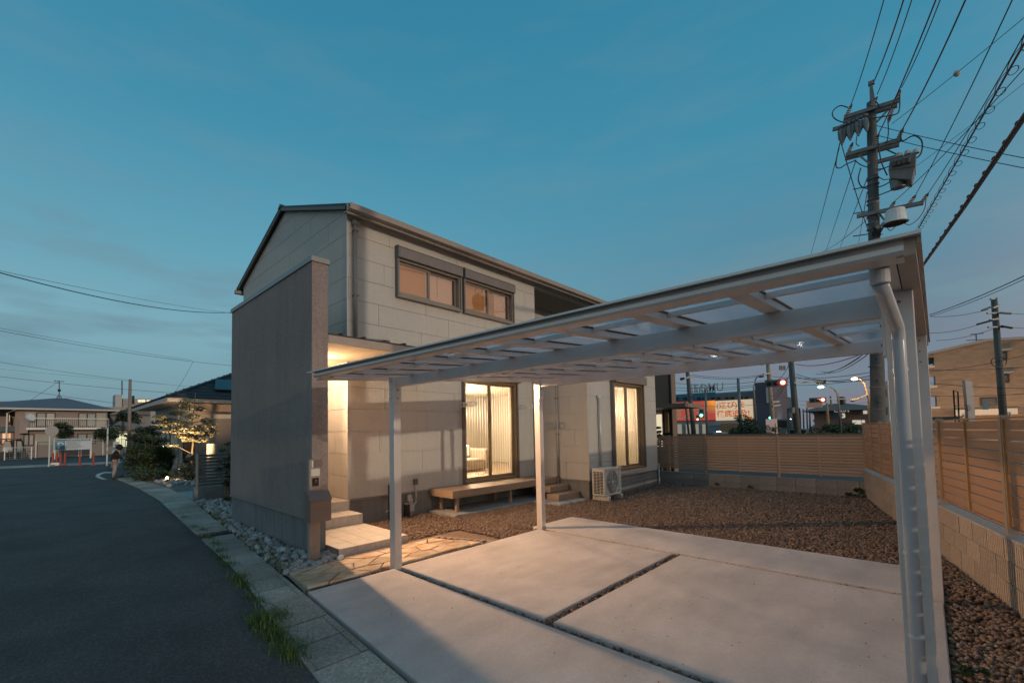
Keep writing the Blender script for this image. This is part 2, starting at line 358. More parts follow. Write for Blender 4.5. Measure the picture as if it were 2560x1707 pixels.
def text(body, size, m, parent, origin, xdir, ydir=(0, 0, 1), name='lettering', align='LEFT', bold=0, ext=.002, sx=1):
    cu = bpy.data.curves.new(name, 'FONT'); cu.body = body; cu.size = size; cu.extrude = ext; cu.align_x = align; cu.offset = bold; cu.resolution_u = 3
    ob = bpy.data.objects.new(name, cu); COL.objects.link(ob)
    x = Vector(xdir).normalized(); y = Vector(ydir).normalized(); z = x.cross(y)
    mt = Matrix(((x.x*sx, y.x, z.x, origin[0]), (x.y*sx, y.y, z.y, origin[1]), (x.z*sx, y.z, z.z, origin[2]), (0, 0, 0, 1)))
    dg = bpy.context.evaluated_depsgraph_get(); me = bpy.data.meshes.new_from_object(ob.evaluated_get(dg))
    bpy.data.objects.remove(ob); me.transform(mt)
    off = ROOT.get(parent.name, Vector((0, 0, 0))); me.transform(Matrix.Translation(-off)); me.materials.clear(); me.materials.append(M[m])
    o = bpy.data.objects.new(name, me); COL.objects.link(o); o.parent = parent; ROOT[o.name] = off; return o
def npmesh(name, V, F, m, parent=None, smooth=False, **k):
    me = bpy.data.meshes.new(name); nf, w = F.shape
    me.vertices.add(len(V)); me.vertices.foreach_set('co', V.astype(np.float32).ravel())
    me.loops.add(nf*w); me.loops.foreach_set('vertex_index', F.astype(np.int32).ravel())
    me.polygons.add(nf); me.polygons.foreach_set('loop_start', np.arange(0, nf*w, w, dtype=np.int32))
    if smooth: me.polygons.foreach_set('use_smooth', np.ones(nf, dtype=bool))
    me.update(calc_edges=True); me.validate(); me.materials.append(M[m] if isinstance(m, str) else m)
    o = bpy.data.objects.new(name, me); COL.objects.link(o); o.parent = parent; ROOT[o.name] = Vector((0, 0, 0)); return tag(o, **k)
t_ = (1+5**.5)/2
ICO = np.array([(-1, t_, 0), (1, t_, 0), (-1, -t_, 0), (1, -t_, 0), (0, -1, t_), (0, 1, t_), (0, -1, -t_), (0, 1, -t_), (t_, 0, -1), (t_, 0, 1), (-t_, 0, -1), (-t_, 0, 1)])/1.902
ICOF = np.array([(0, 11, 5), (0, 5, 1), (0, 1, 7), (0, 7, 10), (0, 10, 11), (1, 5, 9), (5, 11, 4), (11, 10, 2), (10, 7, 6), (7, 1, 8), (3, 9, 4), (3, 4, 2), (3, 2, 6), (3, 6, 8), (3, 8, 9), (4, 9, 5), (2, 4, 11), (6, 2, 10), (8, 6, 7), (9, 8, 1)])
def stones(name, pos, size, m, flat=.6, **k):
    "pos Nx3, size N : one mesh of many small irregular stones"
    n = len(pos); V = ICO[None]*RNG.uniform(.72, 1.2, (n, 12, 1))
    V = V*np.stack([RNG.uniform(.8, 1.35, n), RNG.uniform(.65, 1.1, n), RNG.uniform(.45, .9, n)*flat/.6], 1)[:, None]
    a = RNG.uniform(0, 6.28, n); b = RNG.uniform(-.5, .5, n); ca, sa, cb, sb = np.cos(a), np.sin(a), np.cos(b), np.sin(b)
    x, y, z = V[..., 0], V[..., 1], V[..., 2]
    x, z = x*cb[:, None]-z*sb[:, None], x*sb[:, None]+z*cb[:, None]
    x, y = x*ca[:, None]-y*sa[:, None], x*sa[:, None]+y*ca[:, None]
    V = np.stack([x, y, z], -1)*size[:, None, None]+pos[:, None]
    F = (ICOF[None]+(np.arange(n)*12)[:, None, None]).reshape(-1, 3)
    return npmesh(name, V.reshape(-1, 3), F, m, **k)
def leaves(c, n, size, aspect=.45, up_bias=.3):
    "n leaf quads at centres c (N x 3)"
    n = len(c); d = RNG.normal(size=(n, 3)); d /= np.linalg.norm(d, axis=1)[:, None]
    e = RNG.normal(size=(n, 3)); e[:, 2] *= up_bias; e -= d*(e*d).sum(1)[:, None]; e /= np.linalg.norm(e, axis=1)[:, None]
    s = size*RNG.uniform(.6, 1.3, n)[:, None]
    d[:, 2] *= .5
    V = np.stack([c-d*s, c-e*s*aspect, c+d*s, c+e*s*aspect], 1).reshape(-1, 3)
    return V, np.arange(4*n).reshape(n, 4)
def clump(c, r, n, flat=1):
    p = RNG.normal(size=(n, 3)); p /= np.linalg.norm(p, axis=1)[:, None]; p *= RNG.uniform(.35, 1, n)[:, None]**.6
    return np.array(c)+p*np.array([r, r, r*flat])
#@@STRUCT
# ================================================================== SETTING
def lerp_poly(pts, y):
    for (x0, y0), (x1, y1) in zip(pts, pts[1:]):
        if y0 <= y <= y1: return x0+(x1-x0)*(y-y0)/(y1-y0)
    return pts[0][0] if y < pts[0][1] else pts[-1][0]
BACK = [(1.20, -3), (2.04, 4.9), (2.79, 12.3), (2.95, 16), (2.62, 21.6)]
ASPH = [(.80, -3), (1.41, 3.2), (1.72, 5.4), (2.24, 13.4), (2.28, 17), (2.16, 21.6)]
MB().box(-300, 400, -300, 400, -.5, -.06).build('ground', 'asphalt2', kind='structure')
mb = MB(); ys = [-3, 0, 3.2, 5.4, 9, 13.4, 17, 21.6]
for a, b in zip(ys, ys[1:]): mb.quad((-60, a, -.018), (lerp_poly(ASPH, a), a, -.018), (lerp_poly(ASPH, b), b, -.018), (-60, b, -.018))
mb.quad((-60, 21.6, -.018), (2.16, 21.6, -.018), (5.5, 34, -.018), (-60, 34, -.018)); mb.quad((-60, -3, -.018), (-60, -40, -.018), (-8, -40, -.018), (.8, -3, -.018))
mb.build('street', 'asphalt', kind='structure')
# neighbour's front yard and the car park across the street
MB().add([(2.6, 12.35, -.012), (3.1, 12.35, -.012), (8, 12.35, -.012), (8, 33, -.012), (5.4, 33, -.012), (2.9, 22, -.012)], [(0, 1, 2, 3, 4, 5)]).build('front_yard', mat('yard_soil', (.17, .15, .13), .95, var=.3, scale=8, bump=.8, bscale=30), kind='structure')
MB().box(-60, 30, 34, 36.2, -.03, .005).build('pavement', 'kerb', kind='structure')
MB().box(-40, 20, 36.3, 50, -.03, -.004).build('parking_lot', 'asphalt2', kind='structure')
MB().box(2.85, 5.5, 12.3, 14.6, -.03, .0).build('drive_slab', 'pad', kind='structure')
# gutter strip of concrete pieces along the street
gs = thing('gutter_strip', 'line of weathered concrete gutter slabs between the asphalt and the plots', 'gutter', (1.6, 3, 0))
y = -2.6; seq = [.4, .4, .62, .62, .4, .4, .62]; k = 0
while y < 21.2:
    ln = seq[k % 7]; k += 1; a, b = y+.008, y+ln-.008; y += ln
    if 7.75 < a < 8.1: continue
    bx = [lerp_poly(BACK, a), lerp_poly(BACK, b)]; ax = [lerp_poly(ASPH, a), lerp_poly(ASPH, b)]
    if ln < .5:   # lidded piece: margin strips plus a cover
        mb = MB(); dz = random.uniform(-.002, .003)
        for s0, s1, z in ((.0, .085, .0), (.10, .86, -.002+dz), (.875, 1, 0)):
            q = [(ax[0]+(bx[0]-ax[0])*s0, a), (ax[0]+(bx[0]-ax[0])*s1, a), (ax[1]+(bx[1]-ax[1])*s1, b), (ax[1]+(bx[1]-ax[1])*s0, b)]
            mb.prism(q, 'z', -.08, z-.004)
        mb.build('gutter_slab', 'kerb', gs)
    else: MB().prism([(ax[0], a), (bx[0], a), (bx[1], b), (ax[1], b)], 'z', -.08, -.004+random.uniform(-.002, .002)).build('gutter_slab', 'kerb', gs)
gr = thing('drain_grate', 'dark steel drain grate set among the gutter slabs beside the pebbles', 'grate', (2.1, 7.95, -.02))
mb = MB()
for i in range(9): mb.box(1.98+i*.047, 1.995+i*.047, 7.78, 8.12, -.04, -.004)
mb.build('grate_bars', 'black', gr); MB().box(1.95, 2.37, 7.76, 8.14, -.07, -.045).build('grate_pit', 'dark', gr)
# driveway slabs
SL = {'a': [(1.50, -.6), (3.10, -.6), (3.10, 4.36), (2.03, 4.36), (1.82, 2.3)], 'b': [(3.185, 2.29), (6.0, 2.29), (6.0, 4.38), (3.185, 4.38)],
      'c': [(3.185, -.04), (6.0, -.04), (6.0, 2.20), (3.185, 2.20)], 'd': [(6.09, -.04), (7.28, -.04), (7.28, 4.56), (6.09, 4.56)]}
for k_, p in SL.items():
    MB().prism(p, 'z', -.11, 0).build('driveway_slab', 'concrete', kind='structure', bevel=.008)
MB().add([(1.2, -1.4, -.055), (14.05, 1.04, -.055), (14.05, 7.1, -.055), (2.6, 7.1, -.055), (2.0, 4.36, -.055)], [(0, 1, 2, 3, 4)]).build('gravel_bed', 'gravelbed', kind='structure')
MB().add([(1.9, 4.9, -.05), (3.0, 4.9, -.05), (3.0, 7.1, -.05), (4.2, 7.1, -.05), (4.2, 12.3, -.05), (2.7, 12.3, -.05)], [(0, 1, 2, 3, 4, 5)]).build('pebble_bed', mat('pebble_bed', (.05, .055, .055), .95, var=.2), kind='structure')
def wall_y(x): return 1.04-.193*(14.05-x)
def inpoly(px, py, poly):
    c = np.zeros(len(px), bool); n = len(poly)
    for i in range(n):
        x0, y0 = poly[i]; x1, y1 = poly[(i+1) % n]
        t = ((y0 > py) != (y1 > py)) & (px < (x1-x0)*(py-y0)/(y1-y0+1e-12)+x0); c ^= t
    return c
def gravel(name, n, x0, x1, y0, y1, s0, s1, z=-.035, keep=None, **k):
    x = RNG.uniform(x0, x1, n); y = RNG.uniform(y0, y1, n)
    ok = (y > wall_y(x)+.02) & (x < 13.9)
    for p in SL.values(): ok &= ~inpoly(x, y, [(a, b) for a, b in p])
    if keep is not None: ok &= keep(x, y)
    x, y = x[ok], y[ok]; s = RNG.uniform(s0, s1, len(x))
    return stones(name, np.stack([x, y, z+RNG.uniform(-.012, .016, len(x))], 1), s, 'gravel', **k)
def yard_ok(x, y):
    ok = ~((x > 9.5) & (x < 13.42) & (y > 5.45)) & ~((y < 5.45) & (x < 5.2) & (y > 4.34)) & ~((x < 4.03) & (y > 5.0) & (y < 7.1)) & (y < 7.0)
    ok &= ~((x > 5.82) & (x < 9.4) & (y > 6.2)) & ~((x > 8.25) & (x < 9.45) & (y > 5.45))
    return ok
gravel('gravel', 34000, 7.25, 9.6, 0, 6.6, .010, .020, keep=yard_ok, kind='stuff', label='reddish brown gravel covering the yard nearest the driveway', cat='gravel')
gravel('gravel', 30000, 9.6, 14, .3, 6.6, .013, .026, keep=yard_ok, kind='stuff', label='reddish brown gravel in the far half of the yard before the block wall', cat='gravel')
gravel('gravel', 19000, 3.9, 7.3, 4.4, 7.0, .010, .019, keep=lambda x, y: yard_ok(x, y) & ~((x > 6.0) & (y < 4.58)), kind='stuff', label='reddish brown gravel between the driveway and the wooden veranda', cat='gravel')
gravel('gravel', 16000, 3.0, 8.6, -1.5, .0, .012, .024, keep=lambda x, y: y < -.05, kind='stuff', label='coarse brown gravel in the narrow strip under the slatted fence at right', cat='gravel')
def jk(x, y): return (inpoly(x, y, [(3.09, -.1), (3.2, -.1), (3.2, 4.4), (3.09, 4.4)]) | inpoly(x, y, [(6, -.1), (6.1, -.1), (6.1, 4.5), (6, 4.5)]) | inpoly(x, y, [(3.1, 2.19), (6.1, 2.19), (6.1, 2.3), (3.1, 2.3)]) | inpoly(x, y, [(2.0, 4.35), (5.2, 4.35), (5.2, 4.45), (2.0, 4.45)]))
gravel('gravel', 52000, 2.0, 6.2, -.1, 4.5, .010, .019, z=-.038, keep=jk, kind='stuff', label='small dark gravel filling the joints between the driveway slabs', cat='gravel')
# crazy paving of flagstones beside the porch
path = MB().add([(2.03, 4.45, -.02), (5.0, 4.45, -.02), (4.55, 5.3, -.02), (2.13, 5.2, -.02)], [(0, 1, 2, 3)]).build('path', 'grout', kind='structure')
PB = [(2.08, 4.47), (4.72, 4.47), (4.38, 5.14), (2.14, 5.12)]
seeds = [(2.14+RNG.uniform(0, .25)+i*.30, 4.47+j*.24+RNG.uniform(0, .2)) for i in range(9) for j in range(3)]
for i, s in enumerate(seeds):
    poly = [p for p in PB]
    for j, q in enumerate(seeds):
        if i == j or not poly: continue
        a, b = q[0]-s[0], (q[1]-s[1])*1.8; d = math.hypot(a, b) or 1; b2 = b*1.8
        mx_, my_ = (s[0]+q[0])/2, (s[1]+q[1])/2; nn = math.hypot(a, b2)
        poly = clip(poly, a/nn, b2/nn, (a*mx_+b2*my_)/nn-.008)
    if len(poly) >= 3: MB().prism(poly, 'z', -.03, .004+random.uniform(0, .007)).build('flagstone', 'flag', path, bevel=.004)
sx_ = 4.74
for i in range(8):
    f = i/8; MB().box(0, .092, 0, .08, -.03, .008).build('sett', 'sett', path, local=True).location = (sx_+.02-f*.36, 4.48+f*.74, 0)
mb0 = MB().box(0, .11, 0, .055, -.03, .007).build('sett', 'sett', path, local=True); mb0.location = (2.2, 5.125, 0)
for i in range(1, 19): inst(mb0, 'sett', (2.2+i*.118, 5.125, 0), 0, path)
n = 240; stones('grit', np.stack([RNG.uniform(2.0, 7.2, n), RNG.uniform(.1, 4.3, n), np.full(n, .002)], 1), RNG.uniform(.002, .006, n), 'gravel', kind='stuff', label='loose grit and tiny stones scattered over the driveway slabs', cat='grit')
# pebbles by the gate wall (individual rocks) -------------------------------------------------
rockmeshes = []
for i in range(7):
    me = bpy.data.meshes.new('rock'); V = ICO*RNG.uniform(.62, 1.25, (12, 1))*np.array([1, .8, .66]); 
    me.from_pydata([tuple(v) for v in V], [], [tuple(int(a) for a in f) for f in ICOF]); me.materials.append(M['rock']); me.update(); rockmeshes.append(me)
cand = []
tries = 0
while len(cand) < 270 and tries < 60000:
    tries += 1; y = 5.12+(RNG.random()**1.15)*7.0
    xb = lerp_poly(BACK, y)+.05; x1 = 2.64 if y < 9.05 else 3.3
    if y < 5.56: x1 = 2.86
    if x1-xb < .05: continue
    x = RNG.uniform(xb, x1); s = RNG.uniform(.05, .095)*(1 if y < 9 else 1.25)
    if abs(x-2.59) < .13 and abs(y-5.4) < .1: continue
    if all((x-a)**2+(y-b)**2 > (.72*(s+c))**2 for a, b, c in cand): cand.append((x, y, s))
for i, (x, y, s) in enumerate(cand):
    o = bpy.data.objects.new('rock', rockmeshes[i % 7]); COL.objects.link(o); o.location = (x, y, s*.3-.02); o.scale = (s, s, s); o.rotation_euler = (random.uniform(-.3, .3), random.uniform(-.3, .3), random.uniform(0, 6.3))
    bvl = o.modifiers.new('bevel', 'BEVEL'); bvl.width = .12; bvl.segments = 2
    tag(o, 'blue grey broken rock in the bed along the foot of the dark street wall', 'rock', 'blue grey rocks between the street wall and the gutter')
n = 1500; y = 5.1+RNG.random(n)*7.1; xb = np.array([lerp_poly(BACK, a)+.03 for a in y]); x = xb+RNG.random(n)*(np.where(y < 9.05, 2.64, 3.8)-xb); ok = (x > xb)
stones('pebbles', np.stack([x[ok], y[ok], np.full(ok.sum(), -.035)], 1), RNG.uniform(.025, .05, ok.sum()), 'rock', kind='stuff', label='small blue grey stones filling gaps between the rocks by the street wall', cat='pebbles')

# ================================================================== STREET-SIDE WALL
gw = thing('boundary_wall', 'tall dark grey rendered wall standing edge-on to the street before the gable', 'wall', (2.77, 7.3, 0))
MB().box(2.65, 2.885, 5.58, 9.0, .475, 3.95).build('wall_face', 'gate', gw)
MB().box(2.675, 2.86, 5.60, 8.98, -.1, .46).build('plinth', 'gateplinth', gw)
MB().box(2.635, 2.90, 5.565, 9.015, .455, .478).build('drip_flashing', 'cap', gw)
MB().box(2.63, 2.905, 5.555, 9.03, 3.952, 4.02).build('coping', 'cap', gw)
# letterbox pillar ---------------------------------------------------------------------------
fp = thing('letterbox_pillar', 'slim taupe intercom pillar with letterbox standing before the dark wall end', 'letterbox', (2.6, 5.4, 0))
MB().box(2.52, 2.665, 5.37, 5.43, -.05, 1.275).build('pillar', mat('pillar_taupe', (.33, .255, .21), .5, var=.05), fp, bevel=.003)
MB().box(2.572, 2.69, 5.352, 5.369, 1.172, 1.268).build('lamp_cover', mat('pillar_lamp', (.17, .125, .11), .5, var=.04), fp, bevel=.003)
MB().box(2.548, 2.568, 5.358, 5.369, 1.172, 1.262).build('lamp_slot', 'white', fp)
MB().box(2.538, 2.655, 5.360, 5.369, 1.065, 1.155).build('nameplate', mat('plate', (.62, .60, .56), .4, var=.02), fp)
ic = MB().box(2.556, 2.64, 5.352, 5.369, .935, 1.04).build('intercom', 'black', fp, bevel=.004)
MB().cyl((2.60, 5.3515, 1.008), (2.60, 5.349, 1.008), .009, n=12).build('camera_lens', 'steel', ic)
MB().box(2.583, 2.618, 5.3495, 5.3515, .982, .986).build('speaker_slot', 'steel', ic)
lb = MB(); lb.prism([(5.20, .505), (5.365, .50), (5.365, .865), (5.30, .865), (5.20, .775)], 'x', 2.45, 2.735)
lb = lb.build('letterbox', mat('letterbox_paint', (.20, .145, .12), .45, var=.03), fp, bevel=.004)
MB().prism([(5.193, .77), (5.198, .785), (5.292, .875), (5.37, .875), (5.37, .868), (5.30, .868), (5.20, .776)], 'x', 2.442, 2.743).build('letterbox_lid', mat('letterbox_lid', (.17, .14, .135), .4, var=.03), fp)

# ================================================================== THE HOUSE
X0, X1, Y0, Y1 = 4.01, 13.62, 7.02, 12.64
house = thing('house', 'two storey house clad in pale grey siding panels with a gable facing the street', 'house', (8.7, 9.8, 0))
ZB = .435; ZE = 5.60
BX0, BX1, BY = 9.5, 13.42, 5.45
RZ, RY, SLP = 6.77, 9.83, .375
win_door = (6.90, 8.72, .47, 2.78); up1 = (5.10, 6.81, 4.31, 5.06); up2 = (6.94, 8.67, 4.31, 5.07); balc = (9.66, 13.3, 3.3, 5.50)
bwin = (10.68, 12.40, .56, 2.82)
holes = [win_door, up1, up2, balc]
mb = MB(); wallbox(mb, 'y', Y0+.016, Y0+.16, (X0+.016, X1, 0.40, 5.62), holes); mb.build('front_wall', 'siding_back', house)
siding(house, 'y', Y0, 1, X0+.012, 10.0, ZB, ZE-.02, holes+[(9.5, 20, 0, 2.9)], start=.9)
siding(house, 'y', Y0, 1, 10.0, X1, 3.245, ZE-.02, [balc], start=.2)
# gable wall facing the street
mb = MB(); mb.prism([(Y0+.16, .40), (Y1, .40), (Y1, 5.62), (RY, 6.70), (Y0+.16, 5.69)], 'x', X0+.016, X0+.16); mb.build('gable_wall', 'siding_back', house)
siding(house, 'x', X0, 1, Y0, Y1, ZB, 6.9, (), clips=[(-SLP, 1, 6.73-SLP*RY), (SLP, 1, 6.73+SLP*RY)], start=1.1)
MB().box(X0-.012, X0+.012, Y0-.012, Y0+.012, ZB, ZE).build('corner_trim', 'trim', house)
MB().box(X1-.15, X1, Y0+.16, Y1, .4, 5.62).build('back_side_wall', 'siding_back', house)
MB().box(X0+.16, X1, Y1-.15, Y1, .4, 5.62).build('rear_wall', 'siding_back', house)
# foundation and its flashing
MB().box(X0+.02, X1, Y0+.03, Y1, -.1, .40).build('foundation', 'plinth', house)
mb = MB(); mb.box(X0-.012, 9.5, Y0-.012, Y0+.03, .405, .428); mb.box(X0-.012, X0+.02, Y0+.03, Y1, .405, .428); mb.build('drip_flashing', 'cap', house)
# roof
for s, nm in ((1, 'front'), (-1, 'back')):
    def rp(d, h): return (RY-s*d, RZ-SLP*d+h)
    E_ = 3.06
    MB().prism([rp(0, 0), rp(E_, 0), rp(E_, .025), rp(0, .025)], 'x', X0-.10, X1+.10).build('roof_slope', 'roof', house)
    mb = MB(); x = X0-.1
    while x < X1+.12:
        mb.prism([rp(0, .025), rp(E_+.01, .025), rp(E_+.01, .05), rp(0, .05)], 'x', x-.012, x+.012); x += .455
    mb.build('roof_seam', 'roof', house)
    MB().prism([rp(-.02, -.06), rp(E_-.12, -.06), rp(E_-.12, .0), rp(-.02, .0)], 'x', X0-.11, X0-.085).build('verge_board', mat('verge', (.12, .095, .08), .5, var=0), house)
MB().prism([(RY-.13, RZ+.02), (RY, RZ+.10), (RY+.13, RZ+.02)], 'x', X0-.12, X1+.12).build('ridge_cap', 'roof', house)
MB().box(X0-.08, X1+.1, Y0-.23, Y0, 5.585, 5.60).build('soffit', 'trim', house)
g = MB(); g.prism([(Y0-.36, 5.64), (Y0-.34, 5.545), (Y0-.25, 5.53), (Y0-.235, 5.545), (Y0-.235, 5.64), (Y0-.25, 5.64), (Y0-.25, 5.56), (Y0-.33, 5.56), (Y0-.345, 5.64)], 'x', X0-.13, X1+.13)
g.build('gutter', 'gutter', house)
g = MB(); g.prism([(Y1+.24, 5.64), (Y1+.24, 5.54), (Y1+.36, 5.54), (Y1+.36, 5.64)], 'x', X0-.13, X1+.13); g.build('gutter', 'gutter', house)
mb = MB(); mb.box(X0-.13, X1+.13, Y0-.232, Y0-.21, 5.5, 5.68); mb.build('fascia', 'gutter', house)
dp = MB(); dp.box(4.09, 4.20, Y0-.12, Y0-.01, 5.42, 5.50); dp.tube([(4.145, Y0-.06, 5.43), (4.145, Y0-.06, 3.05)], .036, 12)
dp = dp.build('downpipe', 'gutter', house, smooth=True)
for z in (5.3, 4.1, 3.3): MB().box(4.105, 4.195, Y0-.1, Y0, z, z+.02).build('pipe_clip', 'steel', dp)
# balcony recess
mb = MB(); mb.box(9.66, 13.3, 8.3, 8.35, 3.2, 5.50); mb.build('balcony_wall', 'siding_back', house)
MB().box(9.60, 13.4, Y0+.16, 8.35, 5.502, 5.54).build('balcony_ceiling', mat('balcony_ceiling', (.30, .28, .24), .8, var=.03), house)
mb = MB(); mb.box(9.60, 9.66, Y0+.16, 8.3, 3.2, 5.5); mb.box(13.3, 13.36, Y0+.16, 8.3, 3.2, 5.5); mb.build('balcony_side', 'siding_back', house)
MB().box(9.9, 12.6, 8.24, 8.30, 4.98, 5.16).build('balcony_shutter_box', 'shutter', house)
MB().box(9.9, 12.6, 8.26, 8.30, 3.3, 4.96).build('balcony_window', 'shutter_dark', house)
MB().box(9.62, 13.3, Y0+.02, Y0+.10, 3.2, 4.05).build('balcony_rail', 'shutter', house)
# single storey bay at right
bholes = [bwin]
mb = MB(); wallbox(mb, 'y', BY+.016, BY+.15, (BX0+.016, BX1, .38, 3.2), bholes); mb.box(BX0+.016, BX0+.15, BY+.15, Y0+.1, .38, 3.2); mb.box(BX1-.12, BX1, BY+.15, Y0+.1, .38, 3.2); mb.build('bay_wall', 'siding_back', house)
siding(house, 'y', BY, 1, BX0+.012, BX1, .42, 3.2, bholes, start=.5)
siding(house, 'x', BX0, 1, BY, Y0, .42, 3.2, (), start=1.2)
MB().box(BX0-.012, BX0+.012, BY-.012, BY+.012, .42, 3.2).build('corner_trim', 'trim', house)
MB().box(BX0-.04, BX1+.04, BY-.05, Y0+.1, 3.2, 3.25).build('bay_roof', 'cap', house)
MB().box(BX0+.02, BX1-.02, BY+.02, Y0+.1, -.1, .385).build('bay_foundation', 'plinth', house)
mb = MB(); mb.box(BX0-.012, BX1, BY-.012, BY+.02, .388, .412); mb.box(BX0-.012, BX0+.02, BY+.02, Y0, .388, .412); mb.build('drip_flashing', 'cap', house)
dp = MB().tube([(9.46, 6.28, 3.1), (9.46, 6.28, .05)], .030, 10).build('downpipe', 'gutter', house, smooth=True)
for z in (2.4, 1.5, .45): MB().box(9.42, 9.5, 6.24, 6.32, z, z+.02).build('pipe_clip', 'steel', dp)
MB().tube([(9.98, BY-.055, 2.36), (9.98, BY-.055, .72)], .028, 8).build('refrigerant_duct', 'alu_lt', house, smooth=True)
MB().ball((9.98, BY-.04, 2.40), .06, 8, 5).build('duct_cap', 'alu_lt', house, smooth=True)
dp = MB().tube([(13.36, BY-.05, .6), (13.36, BY-.05, .0)], .02, 8).build('drain_pipe', 'alu_lt', house)
# porch canopy
MB().box(2.89, 5.75, 5.62, Y0-.002, 2.885, 2.90).build('porch_ceiling', mat('porch_ceiling', (.62, .52, .38), .6, var=.03), house)
MB().box(2.89, X0, Y0+.002, 9.0, 2.885, 2.90).build('alcove_ceiling', mat('alcove_ceiling', (.62, .52, .38), .6, var=.03), house)
MB().box(2.888, 5.77, 5.575, 5.618, 2.862, 2.975).build('canopy_fascia', 'gutter', house)
MB().box(5.72, 5.77, 5.62, Y0, 2.862, 2.975).build('canopy_fascia', 'gutter', house)
MB().prism([(5.56, 2.978), (5.56, 2.992), (Y0, 3.11), (Y0, 3.09)], 'x', 2.89, 5.80).build('canopy_roof', 'roof', house)
mb = MB()
for i in range(8):
    x = 3.1+i*.37; mb.prism([(5.555, 2.992), (5.555, 3.018), (Y0, 3.135), (Y0, 3.11)], 'x', x-.012, x+.012)
mb.build('canopy_seam', 'roof', house)
MB().cyl((3.55, 5.95, 3.07), (4.02, 5.72, 3.045), .022, n=10).build('canopy_gutter_end', 'cap', house)
mb = MB(); mb.box(2.89, X0, 9.0, 9.05, .0, 2.9); mb.build('alcove_back_wall', 'siding', house)
dr = MB().box(3.0, 3.9, 8.96, 9.0, .45, 2.45).build('front_door', mat('door_brown', (.12, .07, .04), .5, var=.1), house)
MB().box(3.08, 3.11, 8.92, 8.96, 1.2, 1.7).build('door_handle', 'steel', dr)
MB().cyl((3.3, 7.42, 2.878), (3.3, 7.42, 2.884), .05, n=14).build('downlight', emit('downlight_glow', (1, .78, .48), 30), house)
# tiled porch
porch = thing('porch_step', 'beige tiled porch platform with two steps beside the dark wall', 'steps', (3.4, 6.0, 0))
def tiled(x0, x1, y0, y1, z0, z1, nx, ny, parent, nm='tile'):
    MB().box(x0+.004, x1-.004, y0+.004, y1-.004, z0, z1-.003).build('tile_bed', 'grout', parent)
    dx, dy = (x1-x0)/nx, (y1-y0)/ny
    for i in range(nx):
        for j in range(ny): MB().box(x0+i*dx+.003, x0+(i+1)*dx-.003, y0+j*dy+.003, y0+(j+1)*dy-.003, z1-.009, z1).build(nm, 'tile', parent)
        MB().box(x0+i*dx+.002, x0+(i+1)*dx-.002, y0-.006, y0+.003, z0+.0, z1-.001).build(nm, 'tile', parent)
tiled(2.875, 4.0, 5.27, 6.50, -.05, .10, 4, 4, porch)
tiled(2.875, 3.99, 6.50, 6.95, .10, .262, 4, 1, porch)
tiled(2.875, 4.0, 6.95, 8.95, .10, .43, 4, 6, porch)

# ---- windows ------------------------------------------------------------------------------
def sliding(parent, y, h, fm, gl, nm='window', sash=.045, proud=.05, depth=.10):
    x0, x1, z0, z1 = h; f = MB(); w = .04
    f.box(x0, x0+w, y-proud, y+depth, z0, z1); f.box(x1-w, x1, y-proud, y+depth, z0, z1); f.box(x0+w, x1-w, y-proud, y+depth, z1-w, z1); f.box(x0+w, x1-w, y-proud-.015, y+depth, z0, z0+w)
    win = f.build(nm, fm, parent); xm = (x0+x1)/2
    for a, b, yy in ((x0+w, xm+.02, y+.012), (xm-.025, x1-w, y+.052)):
        s = MB(); a0, b0, c0, d0 = a, b, z0+w, z1-w
        s.box(a0, a0+sash, yy-.015, yy+.015, c0, d0); s.box(b0-sash, b0, yy-.015, yy+.015, c0, d0); s.box(a0+sash, b0-sash, yy-.015, yy+.015, d0-sash, d0); s.box(a0+sash, b0-sash, yy-.015, yy+.015, c0, c0+sash*1.4)
        s.build('sash', fm, win)
        MB().box(a0+sash, b0-sash, yy-.002, yy+.002, c0+sash*1.4, d0-sash).build('pane', gl, win)
    return win
def shutter(parent, y, x0, x1, z0, z1, d=.12):
    MB().prism([(y, z0), (y-d, z0), (y-d, z1-.04), (y-d+.035, z1), (y, z1)], 'x', x0+.05, x1).build('shutter_box', 'shutter', parent, bevel=.004)
    MB().prism([(y, z0-.01), (y-d-.004, z0-.01), (y-d-.004, z1-.035), (y-d+.03, z1+.006), (y, z1+.006)], 'x', x0, x0+.048).build('shutter_cap', 'shutter_dark', parent)
wd = sliding(house, Y0, win_door, 'bronze', 'glass')
MB().box(6.90-.04, 6.90, Y0-.10, Y0, .45, 2.86).build('shutter_rail', 'shutter', wd); MB().box(8.72, 8.76, Y0-.10, Y0, .45, 2.86).build('shutter_rail', 'shutter', wd)
shutter(wd, Y0, 6.86, 8.79, 2.79, 3.02, .16)
for h, am in ((up1, 'amber'), (up2, 'amber')):
    w = sliding(house, Y0, h, 'frame', 'glass_up', proud=.06)
    MB().box(h[0]-.03, h[0], Y0-.09, Y0, h[2]-.01, h[3]+.11).build('shutter_rail', 'shutter_dark', w); MB().box(h[1], h[1]+.03, Y0-.09, Y0, h[2]-.01, h[3]+.11).build('shutter_rail', 'frame', w)
    MB().box(h[0]-.03, h[1]+.03, Y0-.10, Y0, h[2]-.035, h[2]-.002).build('sill', 'frame', w)
    shutter(w, Y0, h[0]-.035, h[1]+.035, h[3]+.005, 5.30, .13)
    xm = (h[0]+h[1])/2
    MB().box(h[0]+.05, xm, Y0+.14, Y0+.15, h[2]+.02, h[3]-.02).build('blind', 'amber', w)
    MB().box(xm, h[1]-.05, Y0+.145, Y0+.155, h[2]+.02, h[3]-.02).build('blind', 'amber2', w)
    MB().tube([(xm+.33, Y0+.12, h[3]-.05), (xm+.33, Y0+.12, h[2]+.22)], .004, 5).build('blind_cord', 'dark', w)
